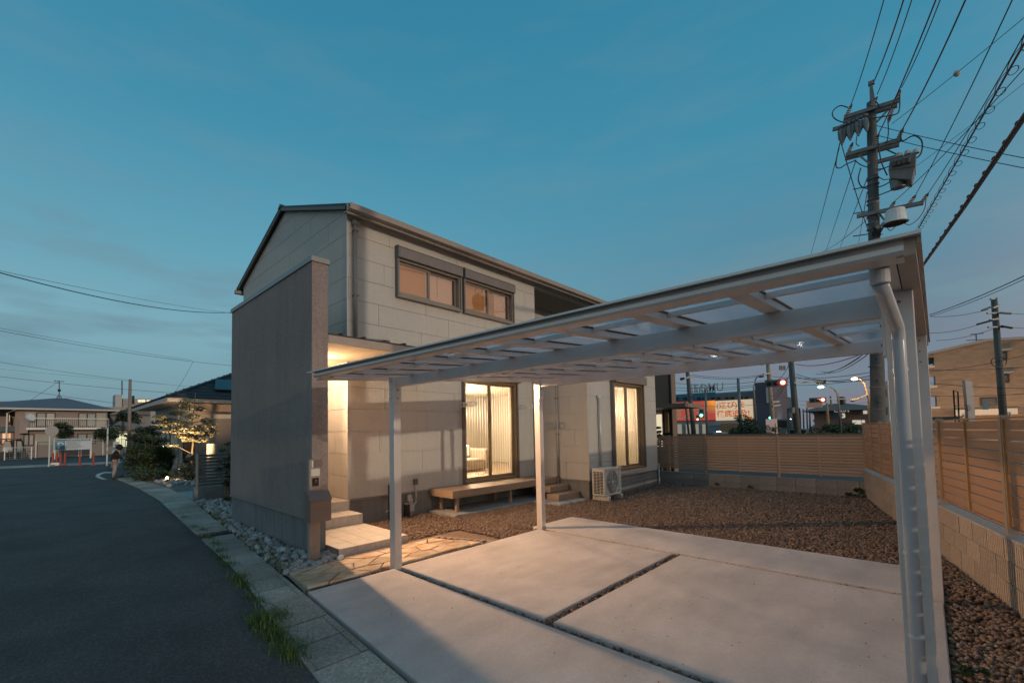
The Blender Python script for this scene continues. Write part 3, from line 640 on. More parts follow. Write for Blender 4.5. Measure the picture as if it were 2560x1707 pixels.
bw = sliding(house, BY, bwin, 'bronze', 'glass')
MB().box(bwin[0]-.05, bwin[0], BY-.10, BY, .55, 2.86).build('shutter_rail', 'shutter', bw); MB().box(bwin[1], bwin[1]+.04, BY-.10, BY, .55, 2.86).build('shutter_rail', 'shutter', bw)
shutter(bw, BY, bwin[0]-.06, bwin[1]+.07, 2.83, 3.06, .17)
# ---- rooms behind the lit windows -----------------------------------------------------------
def room(x0, x1, y0, y1, z0, z1, openings):
    mb = MB(); e = .03
    mb.box(x0-e, x0, y0, y1, z0, z1); mb.box(x1, x1+e, y0, y1, z0, z1); mb.box(x0, x1, y1, y1+e, z0, z1); mb.box(x0, x1, y0, y1, z1, z1+e)
    wallbox(mb, 'y', y0-.012, y0, (x0, x1, z0, z1), openings); mb.build('room_wall', 'interior', house)
    MB().box(x0, x1, y0, y1, z0-e, z0).build('room_floor', 'floorw', house)
room(6.2, 12.2, Y0+.18, 11.2, .50, 2.86, [win_door])
room(9.8, 13.2, BY+.17, Y0+.0, .50, 2.9, [bwin])
def vblinds(parent, x0, x1, y, z0, z1, step, ang, w=.07):
    b = MB(); c, s = math.cos(ang)*w/2, math.sin(ang)*w/2; x = x0
    while x < x1: b.add([(x-c, y-s, z0), (x+c, y+s, z0), (x+c, y+s, z1), (x-c, y-s, z1)], [(0, 1, 2, 3)]); x += step
    b.box(x0, x1, y-.015, y+.015, z1, z1+.03); return b.build('vertical_blind', 'blind', parent)
vblinds(wd, 6.98, 8.66, Y0+.135, .53, 2.70, .088, R(50))
vblinds(bw, 10.76, 12.34, BY+.135, .62, 2.74, .088, R(34))
# furniture seen through the glass
sf = thing('sofa', 'cream fabric sofa seen through the glass door beside the veranda', 'sofa', (8.2, 9.2, .5))
MB().box(7.4, 9.2, 8.5, 9.3, .56, .86).build('seat', 'sofa', sf, bevel=.05); MB().box(7.4, 9.2, 9.3, 9.55, .56, 1.22).build('backrest', 'sofa', sf, bevel=.06)
MB().box(9.2, 9.45, 8.5, 9.55, .56, 1.12).build('armrest', 'sofa', sf, bevel=.05); MB().box(7.5, 9.3, 8.6, 9.4, .50, .56).build('base', 'floorw', sf)
for i, (x, lab) in enumerate(((9.0, 'white cushion leaning in the corner of the cream sofa'), (8.62, 'grey patterned cushion leaning beside the white cushion on the sofa'))):
    MB().box(x-.17, x+.17, 9.05, 9.2, .88, 1.22).build('cushion', 'white' if i == 0 else mat('cushion_grey', (.35, .33, .33), .9, var=.4, scale=30), label=lab, cat='cushion', bevel=.05)
cb = thing('display_cabinet', 'white arched display cabinet against the back wall of the lit living room', 'cabinet', (10.2, 10.9, .5))
ca = [(math.cos(t)*.38+10.35, 2.05+math.sin(t)*.38) for t in [math.pi*i/10 for i in range(11)]]
MB().prism([(9.92, .5), (10.78, .5), (10.78, 2.05)]+[(10.35+.43*math.cos(math.pi*i/10), 2.05+.43*math.sin(math.pi*i/10)) for i in range(1, 10)]+[(9.92, 2.05)], 'y', 10.95, 11.15).build('carcass', 'white', cb)
MB().prism([(9.99, 1.25), (10.71, 1.25), (10.71, 2.05)]+[(10.35+.36*math.cos(math.pi*i/10), 2.05+.36*math.sin(math.pi*i/10)) for i in range(1, 10)]+[(9.99, 2.05)], 'y', 10.935, 10.949).build('glass_door', mat('cabinet_back', (.45, .36, .26), .5, var=.2, scale=6), cb)
for z in (1.55, 1.95): MB().box(9.98, 10.72, 10.92, 10.934, z, z+.03).build('shelf', 'white', cb)
kt = thing('kitchen_shelf', 'pale kitchen shelf with jars behind the right hand lit window', 'shelf', (11.2, 6.9, 1.3))
for z in (1.35, 1.95): MB().box(10.2, 12.0, 6.75, 6.98, z, z+.03).build('board', 'white', kt)
for i in range(7): MB().cyl((10.5+i*.21, 6.86, 1.38), (10.5+i*.21, 6.86, 1.38+.12+.05*(i % 3)), .045, n=8).build('jar', 'sofa' if i % 2 else 'white', label=('%s jar from the left on the kitchen shelf behind the right hand window' % ('first pale', 'second cream', 'third pale', 'fourth cream', 'fifth pale', 'sixth cream', 'seventh pale')[i]), cat='jar', group='jars on the kitchen shelf')
cl_ = thing('ceiling_light', 'track of three glowing spots under the living room ceiling', 'ceiling light', (8.2, 9.6, 2.8))
for i in range(3): MB().ball((8.55+i*.34, 9.7+i*.3, 2.72), .05, 8, 6, .6).build('spot', 'lampglow', cl_)
MB().bar((8.4, 9.57, 2.82), (9.4, 10.45, 2.82), .04).build('track', 'white', cl_)
def area(name, loc, sx, sy, e, col, rot=(0, 0, 0)):
    d = bpy.data.lights.new(name, 'AREA'); d.shape = 'RECTANGLE'; d.size = sx; d.size_y = sy; d.energy = e; d.color = col
    o = bpy.data.objects.new(name, d); COL.objects.link(o); o.location = loc; o.rotation_euler = rot; return o
WARM = (1, .79, .52)
def point(name, loc, r, e, col):
    d = bpy.data.lights.new(name, 'POINT'); d.energy = e; d.color = col; d.shadow_soft_size = r
    o = bpy.data.objects.new(name, d); COL.objects.link(o); o.location = loc; return o
point('room_light', (8.1, 8.5, 2.1), .08, 380, WARM); point('room_light', (9.9, 9.6, 2.1), .12, 160, WARM)
point('kitchen_light', (11.5, 6.25, 2.2), .08, 150, WARM)
point('porch_light', (3.25, 7.42, 2.66), .04, 85, (1, .68, .42))
d = bpy.data.lights.new('porch_wash_spot', 'SPOT'); d.energy = 960; d.color = (1, .62, .34); d.spot_size = R(118); d.spot_blend = 1; d.shadow_soft_size = .04  # added spot, carries a warm wash from the porch over the yard
o = bpy.data.objects.new('porch_wash_spot', d); COL.objects.link(o); o.location = (3.175, 7.05, 2.84); o.rotation_euler = Vector((3.0, -4.3, -2.55)).to_track_quat('-Z', 'Y').to_euler()
# laundry brackets, tap, sockets on the facade
for x in (6.82, 8.80):
    b = MB(); b.box(x-.03, x+.0, Y0-.02, Y0, 2.10, 2.30); b.build('laundry_bracket', 'alu_lt', house)
for xb, xe in ((6.82, 7.0), (8.80, 8.95)):
    b = MB(); yb = Y0-.02; L_ = .52
    for q in range(5):
        y_ = yb-.06-q*.10
        b.tube([(xb-.015+.0, y_+.042*math.cos(t), 2.2+.042*math.sin(t)) for t in [2*math.pi*i/10 for i in range(11)]], .013, 5)
    b.box(xb-.02, xb-.01, yb-.52, yb, 2.235, 2.25); b.box(xb-.02, xb-.01, yb-.52, yb, 2.15, 2.165); b.build('laundry_arm', 'white', house)
MB().box(5.47, 5.56, Y0-.06, Y0, .56, .68).build('outdoor_socket', 'shutter_dark', house, bevel=.008)
MB().tube([(5.50, Y0-.05, .57), (5.51, Y0-.05, .35), (5.50, Y0-.05, .22), (5.42, Y0-.05, .16)], .014, 6).build('cable_conduit', 'trim', house)
MB().box(5.31, 5.40, Y0-.05, Y0, .26, .38).build('junction_box', 'trim', house); MB().box(5.32, 5.43, Y0-.09, Y0, .06, .18).build('junction_box', 'trim', house)
mb = MB()
for x in (5.34, 5.38, 5.41): mb.tube([(x, Y0-.05, .3), (x, Y0-.05, -.05)], .012, 6)
mb.build('conduit', 'trim', house)
tp = thing('garden_tap', 'slim dark standpipe tap in the gravel against the foundation', 'tap', (4.80, 6.88, 0))
MB().box(4.78, 4.82, 6.86, 6.90, -.05, .63).build('standpipe', mat('standpipe', (.035, .022, .018), .4, var=.05), tp)
MB().tube([(4.80, 6.86, .60), (4.83, 6.78, .60), (4.83, 6.76, .57)], .010, 6).build('tap_spout', 'steel', tp); MB().tube([(4.78, 6.86, .17), (4.72, 6.84, .17), (4.70, 6.84, .14)], .012, 6).build('tap_spout', 'steel', tp)
MB().cyl((4.80, 6.88, .635), (4.80, 6.88, .67), .014, n=8).build('tap_handle', 'steel', tp)
mt_ = thing('meter_cover', 'small black cylindrical cover on the ground beside the conduits', 'meter', (5.22, 6.9, 0))
MB().cyl((5.22, 6.9, -.05), (5.22, 6.9, .22), .06, n=12).build('cover', 'black', mt_); MB().cyl((5.22, 6.9, .22), (5.22, 6.9, .24), .05, n=12).build('lid', 'shutter_dark', mt_)

# ---- veranda deck ---------------------------------------------------------------------------
dk = thing('veranda', 'tan wooden veranda bench under the glass door on short legs', 'veranda', (7.7, 6.7, 0))
for i in range(5): MB().box(5.93, 9.49, 6.345+i*.133, 6.345+i*.133+.128, .425, .447).build('board', 'deck', dk)
MB().box(5.90, 9.49, 6.318, 6.342, .305, .447).build('fascia_board', 'deck', dk); MB().box(5.903, 5.928, 6.342, 7.01, .305, .447).build('fascia_board', 'deck', dk)
for x in (6.1, 7.75, 9.3):
    for y_ in (6.42, 6.88): MB().box(x-.03, x+.03, y_-.03, y_+.03, .01, .31).build('leg', 'deck', dk)
mb = MB(); mb.box(5.95, 9.45, 6.39, 6.45, .33, .42); mb.box(5.95, 9.45, 6.85, 6.91, .33, .42); mb.build('bearer', 'deck', dk)
pd = MB().box(5.84, 9.42, 6.18, 7.02, -.08, .012).build('concrete_pad', 'pad', label='long low concrete pad under the wooden veranda', cat='pad', bevel=.006)
MB().box(8.28, 9.38, 5.47, 6.17, -.08, .010).build('concrete_pad', 'pad', label='small concrete pad under the wooden garden steps', cat='pad', bevel=.006)
st = thing('garden_steps', 'two tan wooden box steps down from the veranda to the gravel', 'steps', (9.0, 6.0, 0))
for y0_, zt in ((6.02, .295), (5.72, .150)):
    x0_, x1_ = (8.72, 9.47) if zt > .2 else (8.60, 9.47)
    for q in range(2): MB().box(x0_, x1_, y0_+q*.148, y0_+q*.148+.144, zt-.02, zt).build('tread_board', 'deck', st)
    MB().box(x0_-.002, x1_+.002, y0_-.02, y0_-.002, zt-.13, zt).build('riser_board', 'deck', st); MB().box(x0_-.02, x0_-.003, y0_-.02, y0_+.29, zt-.13, zt).build('side_board', 'deck', st)
    MB().box(x0_+.02, x1_-.02, y0_+.02, y0_+.27, .012, zt-.022).build('carcass', 'dark', st)

# ---- air conditioner ------------------------------------------------------------------------
ac = thing('air_conditioner', 'ivory outdoor air conditioner unit on feet before the bay corner', 'air conditioner', (9.8, 5.18, 0))
ax0, ax1, ay0, ay1 = 9.42, 10.24, 5.02, 5.34
mb = MB(); mb.box(ax0+.008, ax1, ay0+.012, ay1, .09, .70); mb.build('casing', 'ac', ac, bevel=.01)
MB().box(ax0, ax1+.004, ay0-.004, ay1, .685, .712).build('top_cover', 'ac', ac, bevel=.006)
cxx, czz = ax0+.37, .395
mb = MB(); mb.cyl((cxx, ay0+.0105, czz), (cxx, ay0+.006, czz), .265, n=40); mb.build('fan_recess', mat('fan_dark', (.20, .195, .185), .6, var=.05), ac)
for r_ in [.265, .235, .205, .175, .145, .115, .085]:
    MB().tube([(cxx+r_*math.cos(t), ay0+.0, czz+r_*math.sin(t)) for t in [2*math.pi*i/28 for i in range(29)]], .0045, 5).build('grille_ring', 'ac', ac)
mb = MB()
for i in range(8): t = math.pi*i/4; mb.bar((cxx+.04*math.cos(t), ay0+.002, czz+.04*math.sin(t)), (cxx+.265*math.cos(t), ay0+.002, czz+.265*math.sin(t)), .006)
mb.build('grille_spoke', 'ac', ac); MB().cyl((cxx, ay0+.006, czz), (cxx, ay0-.006, czz), .045, n=14).build('grille_hub', 'ac', ac)
MB().box(ax1-.14, ax1-.02, ay0+.004, ay0+.0115, .12, .66).build('service_panel', 'ac', ac)
mb = MB()
for c in range(3):
    for i in range(15): mb.box(ax0-.002, ax0+.006, ay0+.045+c*.082, ay0+.045+c*.082+.066, .14+i*.034, .14+i*.034+.021)
mb.build('vent_slot', 'dark', ac)
for x in (ax0+.08, ax1-.14): MB().box(x, x+.09, ay0-.05, ay1+.04, -.03, .085).build('foot', mat('foot_ivory', (.5, .47, .42), .7, var=.1), ac, bevel=.01)

# ================================================================== CARPORT
cp = thing('carport', 'aluminium carport with translucent panel roof spanning the driveway', 'carport', (4.9, 2.3, 0))
def rz_(x): return 2.225+.062*(x-2.36)         # underside of the rafters
XF, XB, YL, YR = 2.27, 7.72, 4.69, .025
for (x, y0_, z1_, lb_) in ((3.10, 4.335, rz_(3.2), None), (3.09, .012, rz_(3.1), None), (6.05, 4.345, rz_(6.1), None), (6.05, -.045, rz_(6.1), None)):
    p_ = MB().box(x, x+.10, y0_, y0_+.105, -.1, z1_).build('post', 'alu', cp, bevel=.004)
    for zz in (.06, .16, .26):
        MB().cyl((x+.05, (y0_-.012 if y0_ > 1 else y0_+.117), z1_-zz), (x+.05, (y0_-.018 if y0_ > 1 else y0_+.123), z1_-zz), .008, n=8).build('bolt', 'dark', p_); MB().cyl((x, y0_+.05, z1_-zz), (x-.004, y0_+.05, z1_-zz), .007, n=8).build('bolt', 'steel', p_)
    mb = MB(); mb.box(x-.006, x+.106, y0_-.012 if y0_ > 1 else y0_+.105, y0_-.001 if y0_ > 1 else y0_+.117, z1_-.32, z1_-.0); mb.build('bracket', 'alu_lt', p_)
for x, d in ((3.115, .118), (6.07, .125)):
    ya, yb = (.12, 4.333) if x < 5 else (.062, 4.343)
    MB().box(x, x+.07, ya, yb, rz_(x)-d, rz_(x)-.002).build('beam', 'alu', cp, bevel=.003)
RY_ = [.05+.4885*k for k in range(10)]
def sl(mb, x0, x1, y0_, y1_, a, b):
    return mb.prism([(x0, rz_(x0)+a), (x1, rz_(x1)+a), (x1, rz_(x1)+b), (x0, rz_(x0)+b)], 'y', y0_, y1_)
for k, y_ in enumerate(RY_):
    sl(MB(), XF+.10, XB-.05, y_, y_+.08, 0, .052).build('rafter', 'alu', cp)
    sl(MB(), XF+.10, XB-.05, y_+.012, y_+.068, .062, .085).build('rafter_cap', 'alu', cp)
    if k < 9:
        a, b = y_+.08, RY_[k+1]
        MB().quad((XF+.05, a-.02, rz_(XF+.05)+.054), (XB-.04, a-.02, rz_(XB-.04)+.054), (XB-.04, b+.02, rz_(XB-.04)+.054), (XF+.05, b+.02, rz_(XF+.05)+.054)).build('roof_sheet', 'poly', cp)
        mb = MB(); sl(mb, XF+.14, XB-.1, a, a+.006, .040, .052); sl(mb, XF+.14, XB-.1, b-.006, b, .040, .052); mb.build('gasket', 'gasket', cp)
        for x in (2.74, 3.9, 4.68, 5.44, 6.9):
            if x in (2.74,) or True:
                sl(MB(), x, x+.035, a+.001, b-.001, .022, .050).build('purlin', 'alu', cp); 
                sl(MB(), x+.0355, x+.043, a+.007, b-.007, .036, .051).build('purlin_seal', 'gasket', cp)
# front gutter, side frames, back frame
fg = MB().prism([(2.262, 2.272), (2.268, 2.250), (2.245, 2.246), (2.243, 2.226), (2.256, 2.214), (2.345, 2.209), (2.37, 2.213), (2.37, 2.28), (2.35, 2.28)], 'y', YR, YL)
fg.v = [(x, y, z+.006*y) for x, y, z in fg.v]; fg.build('front_gutter', 'alu', cp)
fg = MB().prism([(2.212, 2.266), (2.212, 2.278), (2.262, 2.290), (2.37, 2.290), (2.37, 2.281), (2.263, 2.273)], 'y', YR-.045, YL+.10)
fg.v = [(x, y, z+.006*y) for x, y, z in fg.v]; fg.build('gutter_lip', 'alu_lt', cp)
mb = MB(); sl(mb, XF, XB, YR-.03, YR+.02, -.008, .066); sl(mb, XF, XB, YR-.045, YR-.031, .03, .072); mb.v = [(x, y-.0115*(x-XF) if y < YR+.01 else y, z) for x, y, z in mb.v]; mb.build('side_frame', 'gutter', cp)
mb = MB(); sl(mb, XF, XB, YL-.05, YL, -.012, .085); mb.build('side_frame', 'alu', cp)
mb = MB(); mb.box(XB-.05, XB, YR, YL, rz_(XB)-.01, rz_(XB)+.085); mb.build('back_frame', 'alu', cp)
hp = MB().cyl((2.405, .096, 2.262), (2.405, .096, 2.158), .030, n=18).build('rain_hopper', 'pvc', cp, smooth=False)
MB().tube([(2.415, .096, 2.16), (2.46, .093, 2.145), (2.95, .072, 2.075), (2.985, .07, 2.05), (2.99, .07, 2.0), (3.0, .072, -.03)], .0255, 18).build('rain_pipe', 'pvc', cp, smooth=True)
for z in (1.86, 1.0, .62, .2): MB().cyl((3.0, .071, z), (3.0, .071, z+.012), .029, n=18).build('pipe_ring', 'pvc', cp)
# ================================================================== FENCES
bf = thing('back_fence', 'low taupe slatted fence along the far edge of the gravel yard', 'fence', (14.05, 3.4, .4))
pys = [onx(1480+a/2.94, 1000, 14.0).y for a in (810, 1345, 1995)]
posts = [8.3, pys[0]+2.02, pys[0], pys[1], pys[2]+.02]
sp = MB().box(0, .018, -.5, .5, 0, .057).build('slat', 'slat', bf, local=True)
first = True
for a, b in zip(posts, posts[1:]):
    for i in range(13):
        z = .425+i*.0735; ln = a-b-.05
        if first: o = sp; first = False; o.location = (14.02-14.05, (a+b)/2-3.4, z-.4); o.scale = (1, ln, 1)
        else: inst(sp, 'slat', (14.02-14.05+random.uniform(-.001, .001), (a+b)/2-3.4, z-.4), 0, bf, (1, ln, 1))
    MB().box(14.0395, 14.055, (a+b)/2-.02, (a+b)/2+.02, .40, 1.385).build('stiffener', 'slat', bf)
    MB().box(14.0, 14.055, b+.03, a-.03, 1.383, 1.397).build('top_rail', 'slat', bf)
for p in posts: MB().box(14.045, 14.095, p-.025, p+.025, .28, 1.41).build('post', 'slat', bf)
bwl = thing('block_wall', 'low grey concrete block wall under the back fence', 'wall', (14.06, 3.4, 0))
bm = MB().box(0, .12, -.195, .195, 0, .205).build('block', 'block', bwl, local=True, bevel=.006)
y = 8.0; first = True; i = 0
for zz in (-.10, .112):
    for k in range(18):
        yy = 1.30+k*.398
        if first: bm.location = (-.06, yy-3.4, zz); first = False
        else: o = inst(bm, 'block', (-.06+random.uniform(-.002, .002), yy-3.4, zz), 0, bwl); bv = o.modifiers.new('bevel', 'BEVEL'); bv.width = .006
MB().box(14.01, 14.11, 1.0, 8.4, -.1, .312).build('mortar_core', 'grout', bwl)
RZW = math.atan2(-.19, -.982)
rw = thing('ribbed_wall', 'low beige wall of ribbed blocks running along the right side of the yard', 'wall', (14.05, 1.04, 0), RZW)
mb = MB(); mb.box(0.004, .394, .017, .12, .003, .194)
for i in range(9): mb.box(.010+i*.0428, .010+i*.0428+.030, 0, .0171, .003, .194)
rb = mb.build('block', 'rib', rw, local=True); first = True
for c in range(4):
    for k in range(33):
        if first: rb.location = (0, 0, -.21); first = False
        else: inst(rb, 'block', (k*.398-(c % 2)*.199, random.uniform(-.002, .002), -.21+c*.197), 0, rw)
MB().box(-.15, 13.2, .02, .11, -.2, .572).build('mortar_core', 'grout', rw, local=True)
MB().box(-.15, 13.2, -.008, .135, .58, .600).build('coping', 'wallcap', rw, local=True)
rf = thing('slatted_fence', 'tan wooden slatted fence standing on the ribbed block wall', 'fence', (14.05, 1.04, 0), RZW)
ps = [.05, 1.95, 3.87, 5.80, 7.74, 9.68, 11.62, 13.1]
ws = MB().box(0, 1, .05, .072, 0, .083).build('slat', 'wood', rf, local=True); first = True
for a, b in zip(ps, ps[1:]):
    for i in range(10):
        lc = (a+.055, random.uniform(-.001, .001), .685+i*.0965); sc = (b-a-.11, 1, 1)
        if first: ws.location = lc; ws.scale = sc; first = False
        else: inst(ws, 'slat', lc, 0, rf, sc)
    mb = MB(); m_ = (a+b)/2; mb.box(m_-.022, m_+.022, .034, .0485, .675, 1.652); mb.build('stiffener', 'rail', rf, local=True)
    MB().box(a+.032, a+.054, .034, .0485, .675, 1.652).build('side_rail', 'rail', rf, local=True); MB().box(b-.054, b-.032, .034, .0485, .675, 1.652).build('side_rail', 'rail', rf, local=True)
    MB().box(a+.03, b-.03, .036, .074, 1.653, 1.668).build('top_rail', 'wood', rf, local=True)
    MB().box(a+.03, b-.03, .036, .074, .662, .676).build('bottom_rail', 'wood', rf, local=True)
for p in ps: MB().box(p-.03, p+.03, .03, .09, .60, 1.685).build('post', 'woodpost', rf, local=True)

# ================================================================== WIRES AND POLES
def wire(label, a, b, r=.012, sag=.25, m='wire', name='power_cable', cat='cable', n=18, group=None, parent=None):
    r = r*.72
    a, b = Vector(a), Vector(b); pts = []
    for i in range(n+1):
        t = i/n; p = a.lerp(b, t); p.z -= sag*4*t*(1-t); pts.append(p)
    mb = MB().tube(pts, r, 5)
    if parent: return mb.build(name, m, parent)
    return mb.build(name, m, label=label, cat=cat, group=group)
XP = 15.2
def Q(a, b, dx=0): return onx(2080+a/6.03, 180+b/6.03, XP+dx)
def Q2(a, b, dx=0): return onx(2100+a/7.13, 420+b/7.13, XP+dx)
pole = thing('utility_pole', 'tall dark concrete utility pole with crossarms and transformer behind the yard corner', 'utility pole', (15.25, .82, 0))
b0 = onx(2196, 1060, XP); t0 = onx(2178, 256, XP); dirp = (t0-b0).normalized(); base = b0+dirp*(-(b0.z+.1)/dirp.z)
MB().tube([base, b0, b0.lerp(t0, .5), t0], [.155, .145, .115, .088], 16).build('shaft', 'pole', pole, smooth=True)
mb = MB(); mb.bar(t0, Q(585, 180), .05); mb.bar(Q(640, 470), Q(590, 190), .045); mb.box(Q(585, 180).x-.05, Q(585, 180).x+.05, Q(640, 150).y, Q(545, 190).y, Q(585, 200).z, Q(585, 150).z); mb.build('top_bracket', 'steel', pole)
for (p, q, w, dx) in ((Q(182, 690, -.12), Q(1010, 430, -.12), .085, 0), (Q(170, 755, .12), Q(985, 505, .12), .085, 0), (Q(12, 870, -.1), Q(530, 740, -.1), .08, 0), (Q(210, 1255, -.14), Q(1040, 1020, -.14), .085, 0), (Q(200, 1310, .12), Q(1015, 1095, .12), .085, 0),
                      (Q(640, 1370, 0), Q(975, 1280, 0), .08, 0), (Q2(300, 865, -.13), Q2(1490, 620, -.13), .085, 0)):
    MB().bar(p, q, w).build('crossarm', 'steel', pole)
for p, q in ((Q(840, 580), Q(655, 780)), (Q(360, 1220, -.1), Q(570, 1390, -.1)), (Q2(670, 780), Q2(790, 930)), (Q2(680, 1080), Q2(790, 960)), (Q2(690, 1210), Q2(790, 1000))): MB().bar(p, q, .035).build('brace', 'steel', pole)
def insul(p, q):
    p, q = Vector(p), Vector(q); mb = MB(); n = 4
    for i in range(n): c = p.lerp(q, (i+.2)/n); e = p.lerp(q, (i+.75)/n); mb.cyl(c, e, .045, .028, 8)
    mb.build('insulator', 'trim', pole); MB().cyl(q, q+(q-p)*.5, .04, .015, 6).build('clamp', 'wire', pole)
for a in ((225, 650, 275, 540), (595, 510, 655, 420), (965, 420, 1010, 320), (915, 560, 870, 700), (620, 1100, 680, 990), (995, 1010, 1050, 900), (240, 1230, 290, 1120)):
    insul(Q(a[0], a[1], -.15), Q(a[2], a[3], -.15))
for a in ((890, 730, 950, 640), (1225, 650, 1310, 540), (1465, 600, 1540, 500)): insul(Q2(a[0], a[1], -.15), Q2(a[2], a[3], -.15))
# row of cut-out switches
for i in range(7):
    a = 95+i*62; t_z = 885-i*28
    mb = MB(); top = Q(a+30, t_z, -.25); bot = Q(a+(10 if i % 2 else 60), t_z+215-i*6, -.35); mb.cyl(top, top.lerp(bot, .55), .055, .065, 8); mb.cyl(top.lerp(bot, .55), bot, .06, .018, 8); mb.build('switch', 'pole' if i % 2 else 'steel', pole)
    MB().ball(Q(a+40, t_z-60, -.2), .05, 7, 5).build('bushing', 'steel', pole)
# transformer
tr = MB(); c0 = Q(1065, 1270, -.35)
p1, p2, p3, p4 = Q(870, 1330, -.55), Q(1270, 1225, -.55), Q(1255, 1420, -.55), Q(850, 1480, -.55)
bk = Vector((.55, 0, 0)); tr.add([p1, p2, p3, p4, p1+bk, p2+bk, p3+bk, p4+bk], [(0, 1, 2, 3), (7, 6, 5, 4), (0, 4, 5, 1), (1, 5, 6, 2), (2, 6, 7, 3), (3, 7, 4, 0)])
p1, p2, p3, p4 = Q(850, 1480, -.53), Q(1250, 1420, -.53), Q(1200, 1620, -.53), Q(880, 1600, -.53)
bk = Vector((.5, 0, 0)); tr.add([p1, p2, p3, p4, p1+bk, p2+bk, p3+bk, p4+bk], [(0, 1, 2, 3), (7, 6, 5, 4), (1, 5, 6, 2), (2, 6, 7, 3), (3, 7, 4, 0)])
tr.build('transformer', mat('transformer_grey', (.17, .16, .15), .5, var=.15, scale=6), pole)
MB().cyl(Q2(1040, 170, -.3), Q2(1040, 360, -.3), .16, .13, 12).build('arrester_box', 'steel', pole)
for a in ((1010, 1240), (1140, 1205), (1260, 1190)): MB().cyl(Q(a[0], a[1]+40, -.4), Q(a[0], a[1]-20, -.4), .07, .045, 8).build('bushing', 'trim', pole)
for i in range(4): MB().cyl(Q(935+i*72, 1420-i*17, -.60), Q(935+i*72, 1350-i*17, -.60), .04, .05, 7).build('bushing', 'pole', pole)
ax_ = Q2(985, 745, -.35); bx_ = Q2(985, 985, -.35)
mb = MB(); mb.cyl(bx_.lerp(ax_, .12), ax_, .20, .165, 18); mb.cyl(bx_.lerp(ax_, .12), bx_, .205, .235, 18); mb.build('drum', 'white', pole, smooth=False)
MB().cyl(bx_-Vector((0, 0, .001)), bx_-Vector((0, 0, .02)), .21, .20, 18).build('drum_underside', mat('rust', (.12, .06, .03), .9, var=.3), pole)
def loop(pts, r=.014, dx=-.2, q=Q, nm='jumper_cable', m='wire'):
    P = [q(a, b, dx) for a, b in pts]; out = []
    for i in range(len(P)-1):
        p0, p1_, p2_, p3_ = P[max(i-1, 0)], P[i], P[i+1], P[min(i+2, len(P)-1)]
        for k in range(6):
            t = k/6; out.append(.5*((2*p1_)+(p2_-p0)*t+(2*p0-5*p1_+4*p2_-p3_)*t*t+(3*p1_-p0-3*p2_+p3_)*t**3))
    out.append(P[-1]); MB().tube(out, r, 5).build(nm, m, pole)
loop([(240, 540), (130, 510), (30, 570), (5, 650), (60, 720), (170, 765)]); loop([(1020, 330), (1015, 560), (960, 640), (740, 680), (500, 720)]); loop([(1040, 900), (1040, 1010), (1080, 1040), (1180, 980), (1260, 968), (1345, 1030), (1360, 1150), (1320, 1260), (1240, 1300), (1050, 1270), (820, 1170)], .016)
loop([(655, 440), (700, 500), (720, 540)]); loop([(120, 1070), (80, 1250), (60, 1420), (120, 1450), (220, 1390), (360, 1335)]); loop([(690, 1000), (700, 1120), (720, 1250), (750, 1380), (830, 1560)]); loop([(840, 700), (850, 900), (830, 1040), (790, 1070)], .012)
loop([(370, 0), (325, 200), (380, 330), (500, 375)], q=Q2); loop([(650, 200), (700, 175), (780, 210), (880, 200)], q=Q2, r=.010); loop([(650, 350), (760, 320), (870, 260), (980, 180)], q=Q2); loop([(1530, 530), (1510, 720), (1400, 900), (1250, 1010), (1150, 990)], .008, q=Q2); loop([(840, 1060), (900, 1120), (990, 1040)], .008, q=Q2); loop([(660, 780), (690, 900), (670, 1000)], .012, q=Q2)
loop([(340, 1330), (430, 1400), (540, 1440)], .012); loop([(660, 1470), (760, 1460), (850, 1430)], .012); loop([(380, 950), (365, 1080), (410, 1120)], .01)
mb = MB()
for i, z in enumerate((60, 330, 500, 770, 1100, 1180)):
    s = -1 if i % 2 else 1; c = Q2(500 if s < 0 else 660, z-(0)); MB().bar(c, c+Vector((0, -.28*s if s > 0 else .28, 0.04)), .02).build('step_bolt', 'wire', pole)

for (z, dz) in ((200, 0), (300, 0), (570, 0), (640, 0), (860, 0), (990, 0), (1090, 0)):
    c = Q2(588, z); MB().cyl(c+Vector((0, 0, -.012)), c+Vector((0, 0, .012)), .122, .122, 14).build('band', 'steel', pole)
for a, b in ((2190, 915), (2192, 968), (2194, 1022)):
    c = onx(a, b, XP); MB().cyl(c+Vector((0, 0, -.008)), c+Vector((0, 0, .008)), .148, .148, 14).build('band', 'steel', pole)
    c = onx(a, b-17, XP-.145); MB().cyl(c, c-Vector((.02, 0, 0)), .022, n=8).build('bolt_hole', 'dark', pole)
mb = MB()
for i in range(26):
    c = Q2(640+random.uniform(-60, 110), 1110+random.uniform(-60, 120), -.16); d = Q2(640+random.uniform(-80, 140), 1110+random.uniform(-80, 120), -.16); mb.tube([c, (c+d)/2+Vector((0, 0, -.06)), d], .010, 4)
mb.build('cable_knot', 'wire', pole)
